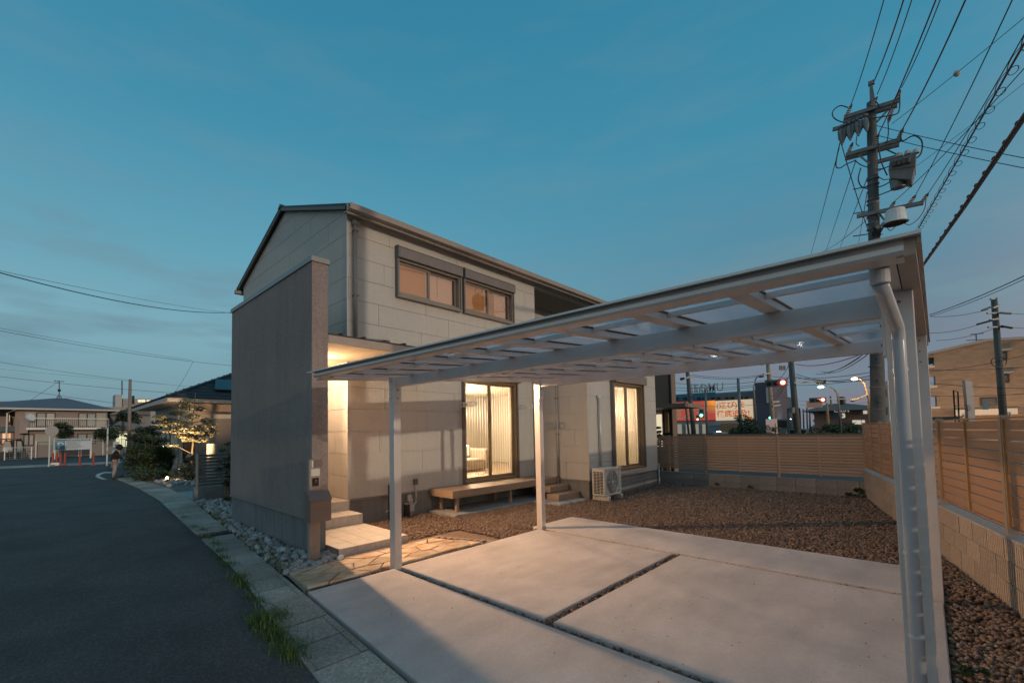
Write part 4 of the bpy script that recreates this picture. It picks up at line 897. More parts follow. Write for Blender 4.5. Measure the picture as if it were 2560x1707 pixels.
# cables leaving the pole toward the next pole behind the camera
def over(lab, start, px_top, m='wirered', r=.013, sag=.15, ext=1.5, dx=-.2, py=0, zd=-.1):
    e = onz(px_top, py, start.z+zd); e = start+(e-start)*ext
    return wire(lab, start, e, r, sag, m)
over('leftmost thin cable rising from the left end of the top crossarm', Q(285, 500, -.2), 2204)
over('cable rising from the very tip of the concrete pole', Q(630, 150, -.2), 2253, r=.018)
over('cable rising from the middle insulator beside the pole top', Q(680, 340, -.2), 2273)
over('cable rising past the right half of the top crossarm from lower down', Q(700, 940, -.2), 2331, r=.016)
over('cable rising from the right end insulator of the top crossarm', Q(1045, 240, -.2), 2343)
over('thick cable rising from the right end of the second crossarm pair', Q(1075, 840, -.2), 2404, r=.018)
over('thin cable rising steeply from the lowest crossarm by its middle insulator', Q2(1330, 510, -.2), 2517, r=.010, m='wire')
over('thin cable rising steeply from the lowest crossarm right tip', Q2(1545, 490, -.2), 2560, r=.010, m='wire', py=60)
over('thin cable rising from the lowest crossarm nearest the pole', Q2(965, 600, -.2), 2560, r=.010, m='wire', py=150, ext=1.4)
# stay wires crossing diagonally
for lab, a, b, d1, d2, r in (('thin stay wire with a strain insulator crossing the sky right of the pole', (2230, 310), (2560, 40), 11, 9, .010), ('thin wire running right from the pole shaft below the top crossarm', (2190, 314), (2560, 390), 11, 8, .010), ('second thin wire running right from the pole shaft just below the other', (2198, 340), (2560, 415), 11, 8, .010),
                          ('faint diagonal wire crossing behind the coiled communication cable', (2292, 415), (2560, 205), 13, 12, .009)):
    A, B = dep(*a, d1), dep(*b, d2); wire(lab, A, A+(B-A)*1.4, r, .05)
MB().ball(dep(2392, 184, 10.05), .06, 8, 6, 1.2).build('strain_insulator', 'trim', label='small pale strain insulator threaded on the diagonal stay wire', cat='insulator')
# coiled communication cable
A, B = dep(2297, 570, 15), dep(2560, 110, 6.2); Bx = A+(B-A)*1.35; mb = MB().tube([A, Bx], .016, 6); D_ = (Bx-A); Ln = D_.length; D_.normalize(); sdv = D_.cross(Vector((0, 0, 1))).normalized()
cc = thing('communication_cable', 'dark cable wrapped with loose hanging coils at the upper right of the sky', 'cable', tuple(A)); mb.build('messenger', 'wirered', cc)
pts = []
n_ = 700
for i in range(n_):
    s = Ln*i/n_; t = s*2*math.pi/.72; pts.append(A+D_*(s+.24*math.sin(t))+sdv*(.075*math.cos(t)+.0)+Vector((0, 0, -.06+.03*math.sin(t))))
MB().tube(pts, .006, 4).build('coil', 'wire', cc)
A, B = dep(2299, 674, 14.3), dep(2560, 285, 6.0); Bx = A+(B-A)*1.3
tb = thing('thick_cable', 'thick reddish bundled cable with clips rising steeply at far right', 'cable', tuple(A)); MB().tube([A, A.lerp(Bx, .5)-Vector((0, 0, .05)), Bx], .026, 8).build('bundle', mat('bundle', (.09, .035, .03), .6, var=.2), tb); MB().tube([A-Vector((0, 0, .06)), A.lerp(Bx, .5)-Vector((0, 0, .12)), Bx-Vector((0, 0, .06))], .012, 5).build('messenger', 'wire', tb)
for i in range(22):
    c = A.lerp(Bx, (i+.5)/22); MB().cyl(c-(Bx-A).normalized()*.03, c+(Bx-A).normalized()*.02, .030, n=8).build('clip', 'wire', tb)
wire('double black cable sagging to the right above the carport corner', dep(2324, 787, 16), dep(2700, 620, 9), .018, .1); wire('second strand of the double cable just under it at right', dep(2324, 791, 16), dep(2700, 628, 9), .012, .12)
# wires going away from the pole down to the lower left
for lab, a, b, d in (('long cable falling from the cut-out switches toward the carport roof', (2098, 370), (2025, 640), 30), ('cable falling left of the shaft behind the carport roof', (2140, 400), (2062, 632), 30), ('cable falling close beside the shaft to the carport roof', (2168, 445), (2100, 615), 30), ('thin cable falling next to the shaft at its left side', (2168, 480), (2145, 610), 30), ('thin wire slanting into the shaft from the upper left', (2095, 330), (2172, 580), 12)):
    A = dep(*a, 11); B = dep(*b, d); wire(lab, A, A+(B-A)*(2.0 if d > 20 else 1), .014, .1)
wire('thin cable slanting from the lower crossarm down to the left with an insulator', onx(2169, 548, 15.1), dep(2050, 632, 22), .012, .1)
# distant poles -------------------------------------------------------------------------------
def fpole(lab, x0, y0_, x1, y1_, d, r, m='pole', arms=(), extra=None, grp=None, nm='utility_pole', cat='utility pole'):
    b = dep(x1, y1_, d); t = dep(x0, y0_, d); dr_ = (t-b).normalized(); b = b+dr_*(-(b.z+.05)/dr_.z)
    th = thing(nm, lab, cat, tuple(b), group=grp); MB().tube([b, t], [r, r*.72], 10).build('shaft', m, th, smooth=True)
    for (ax, ay, bx, by) in arms: MB().bar(dep(ax, ay, d-.2), dep(bx, by, d-.2), .10*d/30).build('crossarm', 'steel', th)
    return th
p = fpole('utility pole on the sky side of the store sign nearest the house wall', 1716, 905, 1735, 1088, 30, .16, arms=((1701, 947, 1728, 943), (1703, 950, 1730, 938)))
for a in ((1703, 947), (1708, 946)): MB().ball(dep(*a, 29.7), .09, 7, 5).build('switch', 'dark', p)
fpole('thin grey pole in front of the red half of the store sign', 1763, 972, 1768, 1085, 34, .10, 'steel', nm='pole', cat='pole')
fpole('grey steel pole in front of the orange lettered store sign', 1845, 945, 1852, 1075, 28, .11, 'steel', nm='pole', cat='pole')
fpole('short crooked pole before the lower wall of the store', 1713, 1003, 1722, 1085, 33, .09, nm='pole', cat='pole')
p = fpole('leaning pale utility pole with many wires beside the dark tower', 1918, 895, 1932, 1050, 34, .17, mat('pole_pale', (.34, .25, .19), .8, var=.1), arms=((1905, 912, 1950, 902), (1908, 935, 1945, 930), (1930, 1005, 1948, 1003), (1932, 1015, 1950, 1012)))
mb = MB()
for i in range(4): mb.cyl(dep(1950+i*4, 914, 33.5), dep(1950+i*4, 925, 33.5), .06, n=6)
mb.build('transformer', 'steel', p)
p = fpole('dark leaning utility pole at the right of the red traffic light', 1976, 890, 1994, 1086, 24, .17, arms=((1985, 957, 2070, 952),)); MB().cyl(dep(1980, 1018, 23.5), dep(1980, 1032, 23.5), .13, n=10).build('grey_drum', 'steel', p)
MB().box(*sorted((dep(2040, 950, 24).x, dep(2068, 958, 24).x)), *sorted((dep(2068, 955, 24).y, dep(2040, 955, 24).y)), dep(2050, 959, 24).z, dep(2050, 951, 24).z).build('arm_sign', 'steel', p)
for i, (px, pt, pb, d) in enumerate(((2024, 1022, 1080, 60), (2008, 1022, 1068, 70), (2017, 1019, 1066, 64), (2000, 1025, 1065, 75), (1950, 1027, 1055, 80), (1940, 1032, 1060, 80), (1970, 1026, 1086, 40))):
    fpole(('thin far pole at the roadside, %s' % ('right of the headlights by the shrubs', 'third of the cluster before the brown restaurant', 'second of the cluster before the brown restaurant', 'first of the cluster before the brown restaurant', 'above the dark van', 'just left of the dark van', 'near the two white lights between the cars')[i]), px, pt, px+1.5, pb, d, .12, nm='pole', cat='pole')
fpole('brown post left of the white lamp column by the restaurant', 2067, 1007, 2071, 1062, 45, .13, mat('post_ochre', (.40, .24, .12), .7, var=.1), nm='pole', cat='pole'); fpole('taller brown post just right of the other before the restaurant', 2076, 990, 2082, 1056, 48, .11, mat('post_ochre2', (.30, .16, .10), .7, var=.1), nm='pole', cat='pole')
RED = emit('signal_red', (1, .12, .07), 14); GRN = emit('signal_green', (.1, 1, .55), 7); WH = emit('lamp_white', (1, .84, .62), 20); HEAD = emit('headlight', (1, .95, .85), 16)
# street lamps
def slamp(lab, hx, hy, bx, by, px, py, d, r=.07, m='white', lit=True, gl=None):
    b = dep(px, py, d); t = dep(bx, by, d); dr_ = (t-b).normalized(); b0_ = b+dr_*(-(b.z+.05)/dr_.z)
    th = thing('street_lamp', lab, 'street lamp', tuple(b0_)); h = dep(hx, hy, d); mid = dep(bx-(bx-hx)*.25, hy+(by-hy)*.25, d)
    MB().tube([b0_, t, mid, dep(bx-(bx-hx)*.6, hy-1, d), h], [r*1.3, r, r*.8, r*.7, r*.7], 8).build('column', m, th, smooth=True)
    MB().ball(h, .17*d/30, 10, 6, .5).build('lamp_head', gl or (WH if lit else M['steel']), th)
    if lit: point('street_lamp_light', h-Vector((0, 0, .5)), .15, 45, (1, .72, .45))
    return th
OCH = mat('lamp_column_lit', (.52, .34, .20), .6, var=.05)
slamp('bright lit street lamp on a curved arm beside the dark pole', 2136, 947, 2171, 990, 2177, 1056, 26, m=OCH)
slamp('smaller lit street lamp on a long curved arm left of the brighter one', 2052, 967, 2094, 985, 2100, 1056, 28, .06, 'steel', gl=emit('lamp_greenish', (.75, 1, .8), 8))
slamp('unlit curved lamp column between the store and the leaning pole', 1903, 941, 1884, 968, 1891, 1060, 34, .06, 'steel', False)
# traffic signals
def signal(lab, px, py, d, glow, dirx=1, n=3, sz=.30, lit=0, vert=False):
    th = thing('traffic_light', lab, 'traffic light', tuple(dep(px, py, d))); mb = MB(); a = dep(px, py, d)
    s = sz
    if vert: mb.box(a.x-.02, a.x+.2, a.y-s*.5, a.y+s*.5, a.z-s*.6, a.z+s*1.6)
    else: mb.box(a.x+.02, a.x+.2, a.y-s*.6, a.y+s*(n-.4), a.z-s*.6, a.z+s*.6)
    mb.build('housing', 'shutter_dark', th)
    for i in range(n):
        c = a+(Vector((0, 0, i*s)) if vert else Vector((0, i*s, 0))); MB().ball(c, s*.36, 10, 6).build('lens', glow if i == lit else M['dark'], th)
    return th
signal('red traffic light beside the leaning dark pole', 1957, 956, 26, RED, sz=.34)
t2 = signal('red traffic light on a long horizontal arm before the restaurant roof', 2057, 999, 34, RED, sz=.32); a = dep(2042, 998, 34.2); b = dep(2165, 996, 33.5); MB().tube([a, b], .045, 6).build('mast_arm', 'white', t2)
signal('green traffic light before the red half of the store sign', 1753.5, 1038, 40, GRN, n=2, sz=.36, vert=True); signal('small red signal low beside the green traffic light', 1744, 1048, 44, RED, n=2, sz=.26, vert=True)
MB().ball(dep(1926, 1044, 36), .10, 8, 6).build('signal_lens', GRN, label='tiny green signal above the red and white banner', cat='traffic light')
t3 = thing('pedestrian_arm', 'orange lit bracket arm slanting left from the lamp column', 'bracket', tuple(dep(2160, 988, 26))); MB().tube([dep(2132, 1001, 26), dep(2140, 998, 26), dep(2176, 985, 26)], .045, 6).build('arm', OCH, t3); MB().ball(dep(2132, 1001, 26), .12, 7, 5, .7).build('signal_head', OCH, t3)
# wires in the far right field
wl = [((1680, 957), (1930, 948), 34, 34), ((1680, 968), (1930, 955), 34, 34), ((1680, 975), (1932, 958), 34, 34), ((1732, 937), (1918, 934), 31, 34), ((1732, 941), (1918, 937), 31, 34), ((1925, 946), (1985, 950), 34, 26), ((1925, 960), (2180, 944), 34, 26), ((1925, 940), (2180, 930), 34, 22), ((1990, 935), (2180, 948), 25, 20), ((1990, 942), (2180, 938), 25, 20), ((1988, 910), (2178, 875), 24, 14),
      ((1680, 1009), (1930, 1006), 33, 34), ((2000, 1012), (2180, 1004), 60, 60), ((1955, 992), (2060, 1002), 50, 60), ((2060, 932), (2170, 885), 30, 16), ((2040, 935), (2165, 880), 30, 16), ((2050, 928), (2150, 892), 30, 18), ((1940, 950), (1975, 905), 34, 25), ((1934, 1000), (1976, 930), 34, 25), ((1932, 990), (1960, 950), 34, 30), ((1936, 1010), (1952, 1002), 34, 34)]
names = ['top of the bundle left of the leaning pole', 'middle of the bundle left of the leaning pole', 'lowest of the bundle left of the leaning pole', 'upper cable from the nearest small pole', 'lower cable from the nearest small pole', 'short span over the red light', 'long span passing under the red light arm', 'long span above the red light', 'span between the dark poles, upper', 'span between the dark poles, lower', 'reddish cable rising to the dark pole', 'cable across the middle of the store sign', 'far cable behind the restaurant roof', 'sagging far cable left of the restaurant', 'first of three rising cables at upper right', 'second of three rising cables at upper right', 'third of three rising cables at upper right', 'steep cable from the leaning pole to the dark pole', 'longest steep cable under the red light', 'short steep cable behind the red light', 'stub cable at the leaning pole']
for (a, b, d1, d2), nm in zip(wl, names): wire('thin overhead cable, '+nm, dep(*a, d1), dep(*b, d2), .022, .25, 'wirered' if 'reddish' in nm else 'wire')

# ================================================================== RIGHT BACKGROUND
def rx(x0, yt, x1, yb, c):
    return onx(x1, (yt+yb)/2, c).y, onx(x0, (yt+yb)/2, c).y, onx((x0+x1)/2, yb, c).z, onx((x0+x1)/2, yt, c).z
# brown neighbouring house seen past the bay
nb = thing('brown_house', 'dark brown clad neighbour house just beyond the pale bay wall', 'house', (21, 9, 0))
yc = onx(1677, 1000, 17).y
MB().box(17, 17.5, yc, 16, -.06, 6.2).box(17.5, 26, yc+4.5, 16, -.06, 6.2).build('wall', mat('brown_clad', (.22, .15, .11), .8, var=.12, scale=20), nb)
MB().box(16.97, 17.03, yc-.03, yc+.05, -.06, 6.2).build('corner_trim', 'dark', nb)
wn = MB().box(16.95, 17.0, *rx(1641, 1022, 1658, 1088, 17)[:2], *rx(1641, 1022, 1658, 1088, 17)[2:]).build('window', 'white', nb)
MB().box(16.93, 16.949, rx(1643, 1022, 1656, 1088, 17)[0], rx(1643, 1022, 1656, 1088, 17)[1], .9, 2.15).build('pane', emit('neighbour_window', (1, .82, .55), .75), wn)
y1_ = rx(1638, 1010, 1660, 1014, 16.2)
aw = MB(); aw.box(15.4, 17.0, onx(1735, 1016, 16.2).y, 7.6, onx(1690, 1016, 16.2).z-.06, onx(1690, 1011, 16.2).z); aw.build('awning_roof', mat('awning', (.20, .16, .12), .5, var=.1), nb)
MB().box(16.9, 16.98, onx(1670, 1040, 16.9).y, onx(1661, 1040, 16.9).y, 0, 2.4).build('awning_post', mat('awning_post', (.34, .23, .13), .6, var=.1), nb)
# the store
XS = 72
store = thing('store_building', 'large blue grey store with red and orange banner signs beyond the yard', 'store', (76, 18, 0))
a = rx(1660, 983, 1893, 1090, XS); MB().box(XS, XS+25, a[0], a[1]+8, -.06, a[3]).build('wall', mat('store_wall', (.20, .24, .26), .8, var=.06, stretch=(1, 14, 1)), store)
a = rx(1660, 984, 1788, 1003, XS); MB().box(XS-.2, XS-.05, a[0], a[1]+8, a[2], a[3]).build('blue_band', mat('store_blue', (.05, .16, .22), .6, var=.08), store)
a = rx(1788, 983, 1886, 1001, XS); MB().box(XS-.2, XS-.05, a[0], a[1], a[2], a[3]).build('grey_band', mat('store_grey', (.16, .165, .17), .7, var=.1), store)
a = rx(1660, 1004, 1791, 1051, XS); MB().box(XS-.4, XS-.21, a[0], a[1]+8, a[2], a[3]).build('red_banner', mat('banner_red', (.55, .09, .06), .6, var=.15, scale=1.2, emis=(.6, .08, .05), estr=.5), store)
a = rx(1763, 1002, 1790, 1034, XS); mb = MB()
for i in range(14):
    for j in range(12): s_ = .10*(1-j/14)*(.5+i/18); yy = a[1]+(a[0]-a[1])*(i+.5)/14; zz = a[3]+(a[2]-a[3])*(j+.5)/12; mb.cyl((XS-.41, yy, zz), (XS-.43, yy, zz), s_*1.2, n=6)
tag(mb.build('halftone_dots', mat('dots', (.75, .42, .10), .6, var=0, emis=(.8, .4, .08), estr=.35), store), kind='stuff')
a = rx(1791, 1000, 1884, 1050, XS); MB().box(XS-.42, XS-.21, a[0], a[1], a[2], a[3]).build('cream_banner', mat('banner_cream', (.72, .58, .42), .6, var=.06, scale=.8, emis=(.75, .56, .36), estr=.6), store)
a2 = rx(1868, 1041, 1884, 1049.5, XS); MB().box(XS-.46, XS-.43, a2[0]+.05, a2[1], a2[2], a2[3]).build('orange_corner', mat('banner_orange', (.8, .3, .08), .6, var=0, emis=(.8, .28, .07), estr=.3), store)
M['sign_orange'] = mat('sign_letters', (.62, .16, .05), .6, var=0, emis=(.6, .14, .04), estr=.5); M['sign_pale'] = mat('sign_letters_pale', (.45, .42, .25), .6, var=0, emis=(.45, .4, .25), estr=.2)
z1 = onx(1840, 1018, XS).z; z2 = onx(1840, 1039.5, XS).z
o1 = onx(1793, 1018, XS); text('(遊び)を', 1.0, 'sign_orange', store, (XS-.45, o1.y, z1), (0, -1, 0), bold=.02, name='sign_lettering', sx=1.0)
o1 = onx(1795, 1039, XS); text('徹底追及!', 1.0, 'sign_orange', store, (XS-.45, o1.y, z2), (0, -1, 0), bold=.025, name='sign_lettering', sx=.95)
o1 = onx(1684, 1045, XS); text('遊ぶや', 1.75, 'sign_pale', store, (XS-.45, o1.y, onx(1700, 1045, XS).z), (0, -1, 0), bold=.03, name='sign_lettering', sx=.95)
a = rx(1660, 1052, 1893, 1064, XS); MB().box(XS-.1, XS-.02, a[0], a[1]+8, a[2], a[3]).build('lower_band', mat('store_light', (.30, .33, .34), .7, var=.05), store)
a = rx(1803, 1058, 1847, 1088, XS); MB().box(XS-.2, XS-.02, a[0], a[1], a[2], a[3]).build('shutter_door', mat('store_shutter', (.34, .19, .09), .7, var=.1, stretch=(1, 8, 1)), store)
for x0_, x1_ in ((1695, 1705), (1716, 1727), (1737, 1747), (1757, 1768)):
    a = rx(x0_, 1060, x1_, 1084, XS); d_ = MB().box(XS-.2, XS-.02, a[0], a[1], a[2], a[3]).build('doorway', mat('doorway', (.5, .46, .38), .6, var=.1, emis=(.8, .65, .45), estr=.22), store)
mb = MB()
for i in range(11): c = onx(1690+i*17.5+(i % 2)*3, 998.5-i*.12, XS-.6); mb.box(c.x, c.x+.4, c.y-.18, c.y+.18, c.z, c.z+.3)
mb.build('sign_floodlight', 'dark', store)
mb = MB(); fy = [onx(px, 970, XS).y for px in (1712, 1782)]
zb, zt = onx(1745, 984, XS).z, onx(1745, 958, XS).z
for i in range(12): yy = fy[0]+(fy[1]-fy[0])*i/11; mb.bar((XS+1, yy, zb-.6), (XS+1, yy, zt-(.6 if i % 3 else 0)), .08)
for z in (zb+.35, zb+.95, zt-.5): mb.bar((XS+1, fy[0], z), (XS+1, fy[1], z), .06)
mb.build('roof_sign_frame', 'steel', store)
o1 = onx(1711, 982, XS); text("S'TOMU", 1.75, 'trim', store, (XS+.85, o1.y, o1.z), (0, -1, 0), bold=.01, name='roof_sign_letters', sx=.82)
a = rx(1890, 955, 1930, 1090, XS-2); MB().box(XS-2, XS+8, a[0]+.0, a[1], -.06, a[3]).build('tower', mat('store_tower', (.085, .08, .11), .7, var=.1, stretch=(1, 20, 1)), store)
a = rx(1915, 955, 1928, 1008, XS-2.2); MB().box(XS-2.2, XS-2.02, a[0], a[1], a[2], a[3]).build('tower_panel', mat('tower_panel', (.5, .42, .34), .6, var=.05), store)
# brown hip-roofed restaurant
XR = 60
rs = thing('restaurant', 'brown two storey restaurant with a hipped roof across the road', 'restaurant', (64, 3.5, 0))
a = rx(2036, 1026, 2174, 1085, XR); MB().box(XR, XR+12, a[0]-1, a[1], -.06, a[3]).build('wall', mat('rest_wall', (.26, .15, .115), .8, var=.1), rs)
ry0, ry1 = a[0]-2.2, a[1]+.9; zt = onx(2080, 1007, XR).z; ez = a[3]
MB().add([(XR-1.2, ry0, ez), (XR-1.2, ry1, ez), (XR+13, ry1, ez), (XR+13, ry0, ez), (XR+5, onx(2112, 1007, XR+5).y, zt+.1), (XR+5, onx(2070, 1007, XR+5).y, zt+.1)], [(0, 1, 5, 4), (1, 2, 5), (2, 3, 4, 5), (3, 0, 4), (0, 3, 2, 1)]).build('roof', mat('rest_roof', (.17, .12, .11), .8, var=.08), rs)
a = rx(2098, 1003, 2109, 1007, XR+4); MB().box(XR+4, XR+6, a[0], a[1], zt-.2, zt+.8).build('roof_vent', 'dark', rs)
for x0_, x1_, yt, yb, m_ in ((2158, 2168, 1026, 1034, 'rest_lit'), (2131, 2142, 1050, 1060, 'rest_lit'), (2143, 2152, 1050, 1060, 'rest_lit'), (2154, 2162, 1050, 1061, 'rest_lit'), (2130, 2152, 1025, 1034, 'rest_dark'), (2050, 2056, 1028, 1036, 'rest_dark')):
    if m_ not in M: M[m_] = emit('rest_lit_', (1, .9, .7), .42) if m_ == 'rest_lit' else mat('rest_dark_', (.05, .04, .04), .3, var=0)
    a = rx(x0_, yt, x1_, yb, XR-.1); MB().box(XR-.1, XR-.01, a[0], a[1], a[2], a[3]).build('window', m_, rs)
a = rx(2080, 1024, 2115, 1045, XR-.1); MB().box(XR-.12, XR-.02, a[0], a[1], a[2], a[3]).build('sign_board', mat('rest_sign', (.10, .13, .19), .6, var=.05), rs)
o1 = onx(2085, 1030, XR-.2); text("Coco's", .42, 'rest_lit', rs, (XR-.2, o1.y, o1.z), (0, -1, 0), name='sign_lettering'); o1 = onx(2104, 1044, XR-.2); text('3', .62, 'rest_lit', rs, (XR-.2, o1.y, o1.z), (0, -1, 0), name='sign_lettering', bold=.03)
MB().box(*[XR-.12, XR-.04], *rx(2105, 1031, 2113, 1044, XR-.1)).build('sign_panel', mat('rest_panel', (.6, .5, .42), .6, var=0), rs)
a = rx(2016, 1001, 2054, 1018, 50); bs = thing('billboard', 'flat curved roadside billboard glowing orange under the second red light', 'billboard', (50, (a[0]+a[1])/2, 0)); MB().box(50, 50.5, a[0], a[1], a[2], a[3]).build('board', mat('billboard', (.42, .27, .20), .6, var=.3, scale=.4, emis=(.5, .25, .15), estr=.2), bs)
for yy in (a[0]+1.6, a[0]+2.4): MB().box(50.1, 50.3, yy-.06, yy+.06, -.06, a[2]).build('leg', 'dark', bs)
# narrow white block beside the dark pole
a = rx(2206, 953, 2222, 1060, 48); wt = thing('narrow_building', 'narrow pale building strip between the dark pole and the carport post', 'building', (48, (a[0]+a[1])/2, 0)); MB().box(48, 56, a[0], a[1], -.06, a[3]).build('wall', mat('narrow_wall', (.48, .42, .36), .8, var=.1), wt)
for i in range(5): MB().box(47.95, 47.99, a[0]+.1, a[0]+.9, a[3]-1.2-i*1.4, a[3]-.6-i*1.4).build('window', 'rest_dark', wt)
# cars on the road
def headcar(lab, px, py, d, w, h, colr, cat='car', gap=None, nm='parked_car'):
    c = dep(px, py, d); th = thing(nm, lab, cat, (c.x, c.y, 0)); g = w*.5
    mb = MB(); mb.prism([(c.y-g, .25), (c.y+g, .25), (c.y+g, h*.6), (c.y+g*.75, h), (c.y-g*.75, h), (c.y-g, h*.6)], 'x', c.x+.05, c.x+4); mb.build('body', mat('car_'+lab[:6], colr, .3, var=0), th, bevel=.08)
    MB().box(c.x+.02, c.x+.05, c.y-g*.7, c.y+g*.7, h*.62, h*.93).build('windscreen', 'black', th)
    for s in (-1, 1):
        MB().ball((c.x-.02, c.y+s*g*.72, .72), .13, 10, 6).build('headlight', HEAD, th); MB().cyl((c.x+.8, c.y+s*(g-.1), .3), (c.x+.8, c.y+s*(g+.02), .3), .32, n=14).build('wheel', 'dark', th)
headcar('oncoming dark van with glowing headlights left of the leaning pole', 1955, 1070, 48, 2.0, 2.5, (.10, .11, .11), 'van', nm='van')
headcar('oncoming pale car with glowing headlights behind the leaning pole', 1992, 1072, 40, 1.8, 1.45, (.3, .3, .3))
MB().box(*(lambda a: (40, 44, a[0], a[1], 0.1, 1.3))(rx(1762, 1074, 1786, 1086, 40))).build('parked_car', mat('car_green', (.03, .07, .06), .3, var=0), label='low dark green car parked before the store doors', cat='car', bevel=.25)
MB().box(*(lambda a: (52, 56, a[0], a[1], 0.2, 1.3))(rx(2112, 1073, 2172, 1086, 52))).build('parked_car', mat('car_white', (.5, .46, .4), .3, var=.2), label='row of pale parked car bodies before the restaurant windows', cat='car', bevel=.3)
MB().ball(dep(1976, 1050, 60), .3, 8, 6, .6).build('roadside_lamp', HEAD, label='small white lamp glowing above the road between the cars', cat='lamp')
MB().ball(dep(1797, 1080, 44), .22, 8, 6, .5).build('tail_lamp', HEAD, label='bright white light at ground level before the store shutter', cat='lamp')
# banner stand
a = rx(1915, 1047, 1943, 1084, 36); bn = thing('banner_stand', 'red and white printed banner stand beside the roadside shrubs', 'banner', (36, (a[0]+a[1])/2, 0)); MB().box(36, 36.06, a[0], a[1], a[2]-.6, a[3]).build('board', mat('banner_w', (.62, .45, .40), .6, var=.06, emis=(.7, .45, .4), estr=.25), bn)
MB().box(35.97, 35.99, a[0]+.12, a[1]-.55, a[2], a[3]-.3).build('red_print', mat('banner_r', (.5, .12, .07), .6, var=.4, scale=3), bn)
# parapet just beyond the back fence and shrubs
MB().box(26, 26.2, *(lambda a: (a[0], a[1]))(rx(1678, 1083, 2180, 1095, 26)), -.06, onx(1900, 1084, 26).z).build('parapet', mat('parapet', (.20, .14, .09), .8, var=.2), label='low brown parapet wall running behind the back fence', cat='wall')
def shrub(name, lab, cat, c, rad, n, size, m='leafdark', clumps=14, flat=.6, stem=True, group=None):
    th = thing(name, lab, cat, (c[0], c[1], 0), group=group); cs = [np.array(c)+RNG.normal(size=3)*np.array([rad[0], rad[1], rad[2]])*.5 for _ in range(clumps)]
    P = np.concatenate([clump(q, (rad[0]+rad[1])*.22, n//clumps, flat) for q in cs]); P[:, 2] = np.maximum(P[:, 2], .02)
    V, F = leaves(P, len(P), size); o = npmesh('foliage', V-np.array([c[0], c[1], 0]), F, m, th)
    if stem:
        mb = MB()
        for q in cs[:7]: mb.tube([(c[0], c[1], -.05), ((c[0]+q[0])/2+.05, (c[1]+q[1])/2, q[2]*.5), tuple(q)], [.04, .025, .012], 5)
        mb.build('stem', 'bark', th)
    return th
c = dep(1872, 1074, 27); shrub('shrub', 'dense dark green shrub before the store at the leaning pole', 'shrub', (c.x, c.y, 1.35), (.95, 1.0, .62), 4200, .075, 'leafdark')
c = dep(1905, 1078, 27); shrub('shrub', 'low dry grassy shrub left of the red and white banner', 'shrub', (c.x, c.y, 1.25), (.55, .8, .42), 1800, .06, 'leaf')
c = dep(2082, 1076, 30); shrub('shrub', 'spreading dark hedge before the restaurant', 'shrub', (c.x, c.y, 1.35), (.8, 1.5, .45), 3600, .08, 'leafdark')
c = dep(2120, 1079, 30); shrub('shrub', 'thin scraggly hedge end before the pale cars', 'shrub', (c.x, c.y, 1.3), (.5, 1.1, .4), 1000, .07, 'leafdark')
c = dep(2050, 1058, 55); shrub('shrub', 'broad dark bush at the left corner of the restaurant', 'shrub', (c.x, c.y, 2.2), (1.2, 2.2, 1.6), 6000, .12, 'leafdark')
c = dep(2110, 1056, 57); shrub('shrub', 'rounded dark bush under the restaurant sign', 'shrub', (c.x, c.y, 2.2), (1, 1.4, 1.4), 4000, .12, 'leafdark')
c = onx(1645, 1072, 15.2); shrub('shrub', 'small leafy bush against the brown house behind the fence', 'shrub', (c.x, c.y, 1.35), (.15, .2, .35), 500, .06, 'leafdark')
c = onz(2146, 1228, 0); shrub('weed', 'green weed growing at the corner of the two low walls', 'weed', (13.75, 1.15, .10), (.12, .16, .12), 260, .05, 'leaf', clumps=6, stem=False)
for x, y_, lb in ((13.9, 3.3, 'small weed sprouting at the middle of the block wall'), (13.92, 4.05, 'tiny weed at the foot of the block wall left of the other'), (4.35, -.12, 'leafy weed growing by the carport post foot')): shrub('weed', lb, 'weed', (x, y_, .05), (.05, .06, .06), 90, .035, 'leaf', clumps=4, stem=False)
# brick apartment block on the right
XA = 85
ap = thing('brick_building', 'tan brick apartment building rising over the wooden fence', 'apartment building', (90, -4, 0))
top = [onx(*p, XA) for p in ((2306, 890), (2400, 868), (2470, 853), (2640, 843))]
M['brick'] = mat('far_brick', (.46, .30, .19), .85, var=.14, scale=1.1, stretch=(1, 1, 3.5), bump=.8, bscale=3)
ylft = onx(2334, 950, XA).y
hol = [(onx(x1, 940, XA).y, onx(x0, 940, XA).y, onx((x0+x1)/2, yb, XA).z, onx((x0+x1)/2, yt, XA).z) for x0, x1, yt, yb in ((2316, 2338, 893, 914), (2319, 2341, 941, 964), (2323, 2345, 991, 1016))]
mb = MB(); prof = [(top[3].y, -.06)]+[(t.y, t.z) for t in top[::-1]]+[(top[0].y, -.06)]; prof2 = [(top[3].y, -.06)]+[(t.y, t.z) for t in top[::-1][:-1]]
mb.prism([(top[3].y, -.06), (top[3].y, top[3].z), (top[2].y, top[2].z), (top[1].y, top[1].z), (hol[0][0], hol[0][3]+.5), (hol[0][0], -.06)], 'x', XA, XA+14)
mb.build('wall', 'brick', ap)
mb = MB(); wallbox(mb, 'x', XA, XA+.5, (hol[0][0], hol[0][1]+.35, -.06, hol[0][3]+.35), hol); mb.build('stair_wall', 'brick', ap)
mb = MB(); 
for h in hol: mb.box(XA-.12, XA+3, h[0], h[1], h[2]-.28, h[2]-.02); 
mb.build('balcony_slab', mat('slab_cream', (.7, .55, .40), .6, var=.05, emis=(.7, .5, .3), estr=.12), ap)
mb = MB(); mb.prism([(t.y, t.z) for t in top]+[(t.y, t.z+.3) for t in top[::-1]], 'x', XA-.25, XA+14.3); mb.build('roof_edge', 'trim', ap)
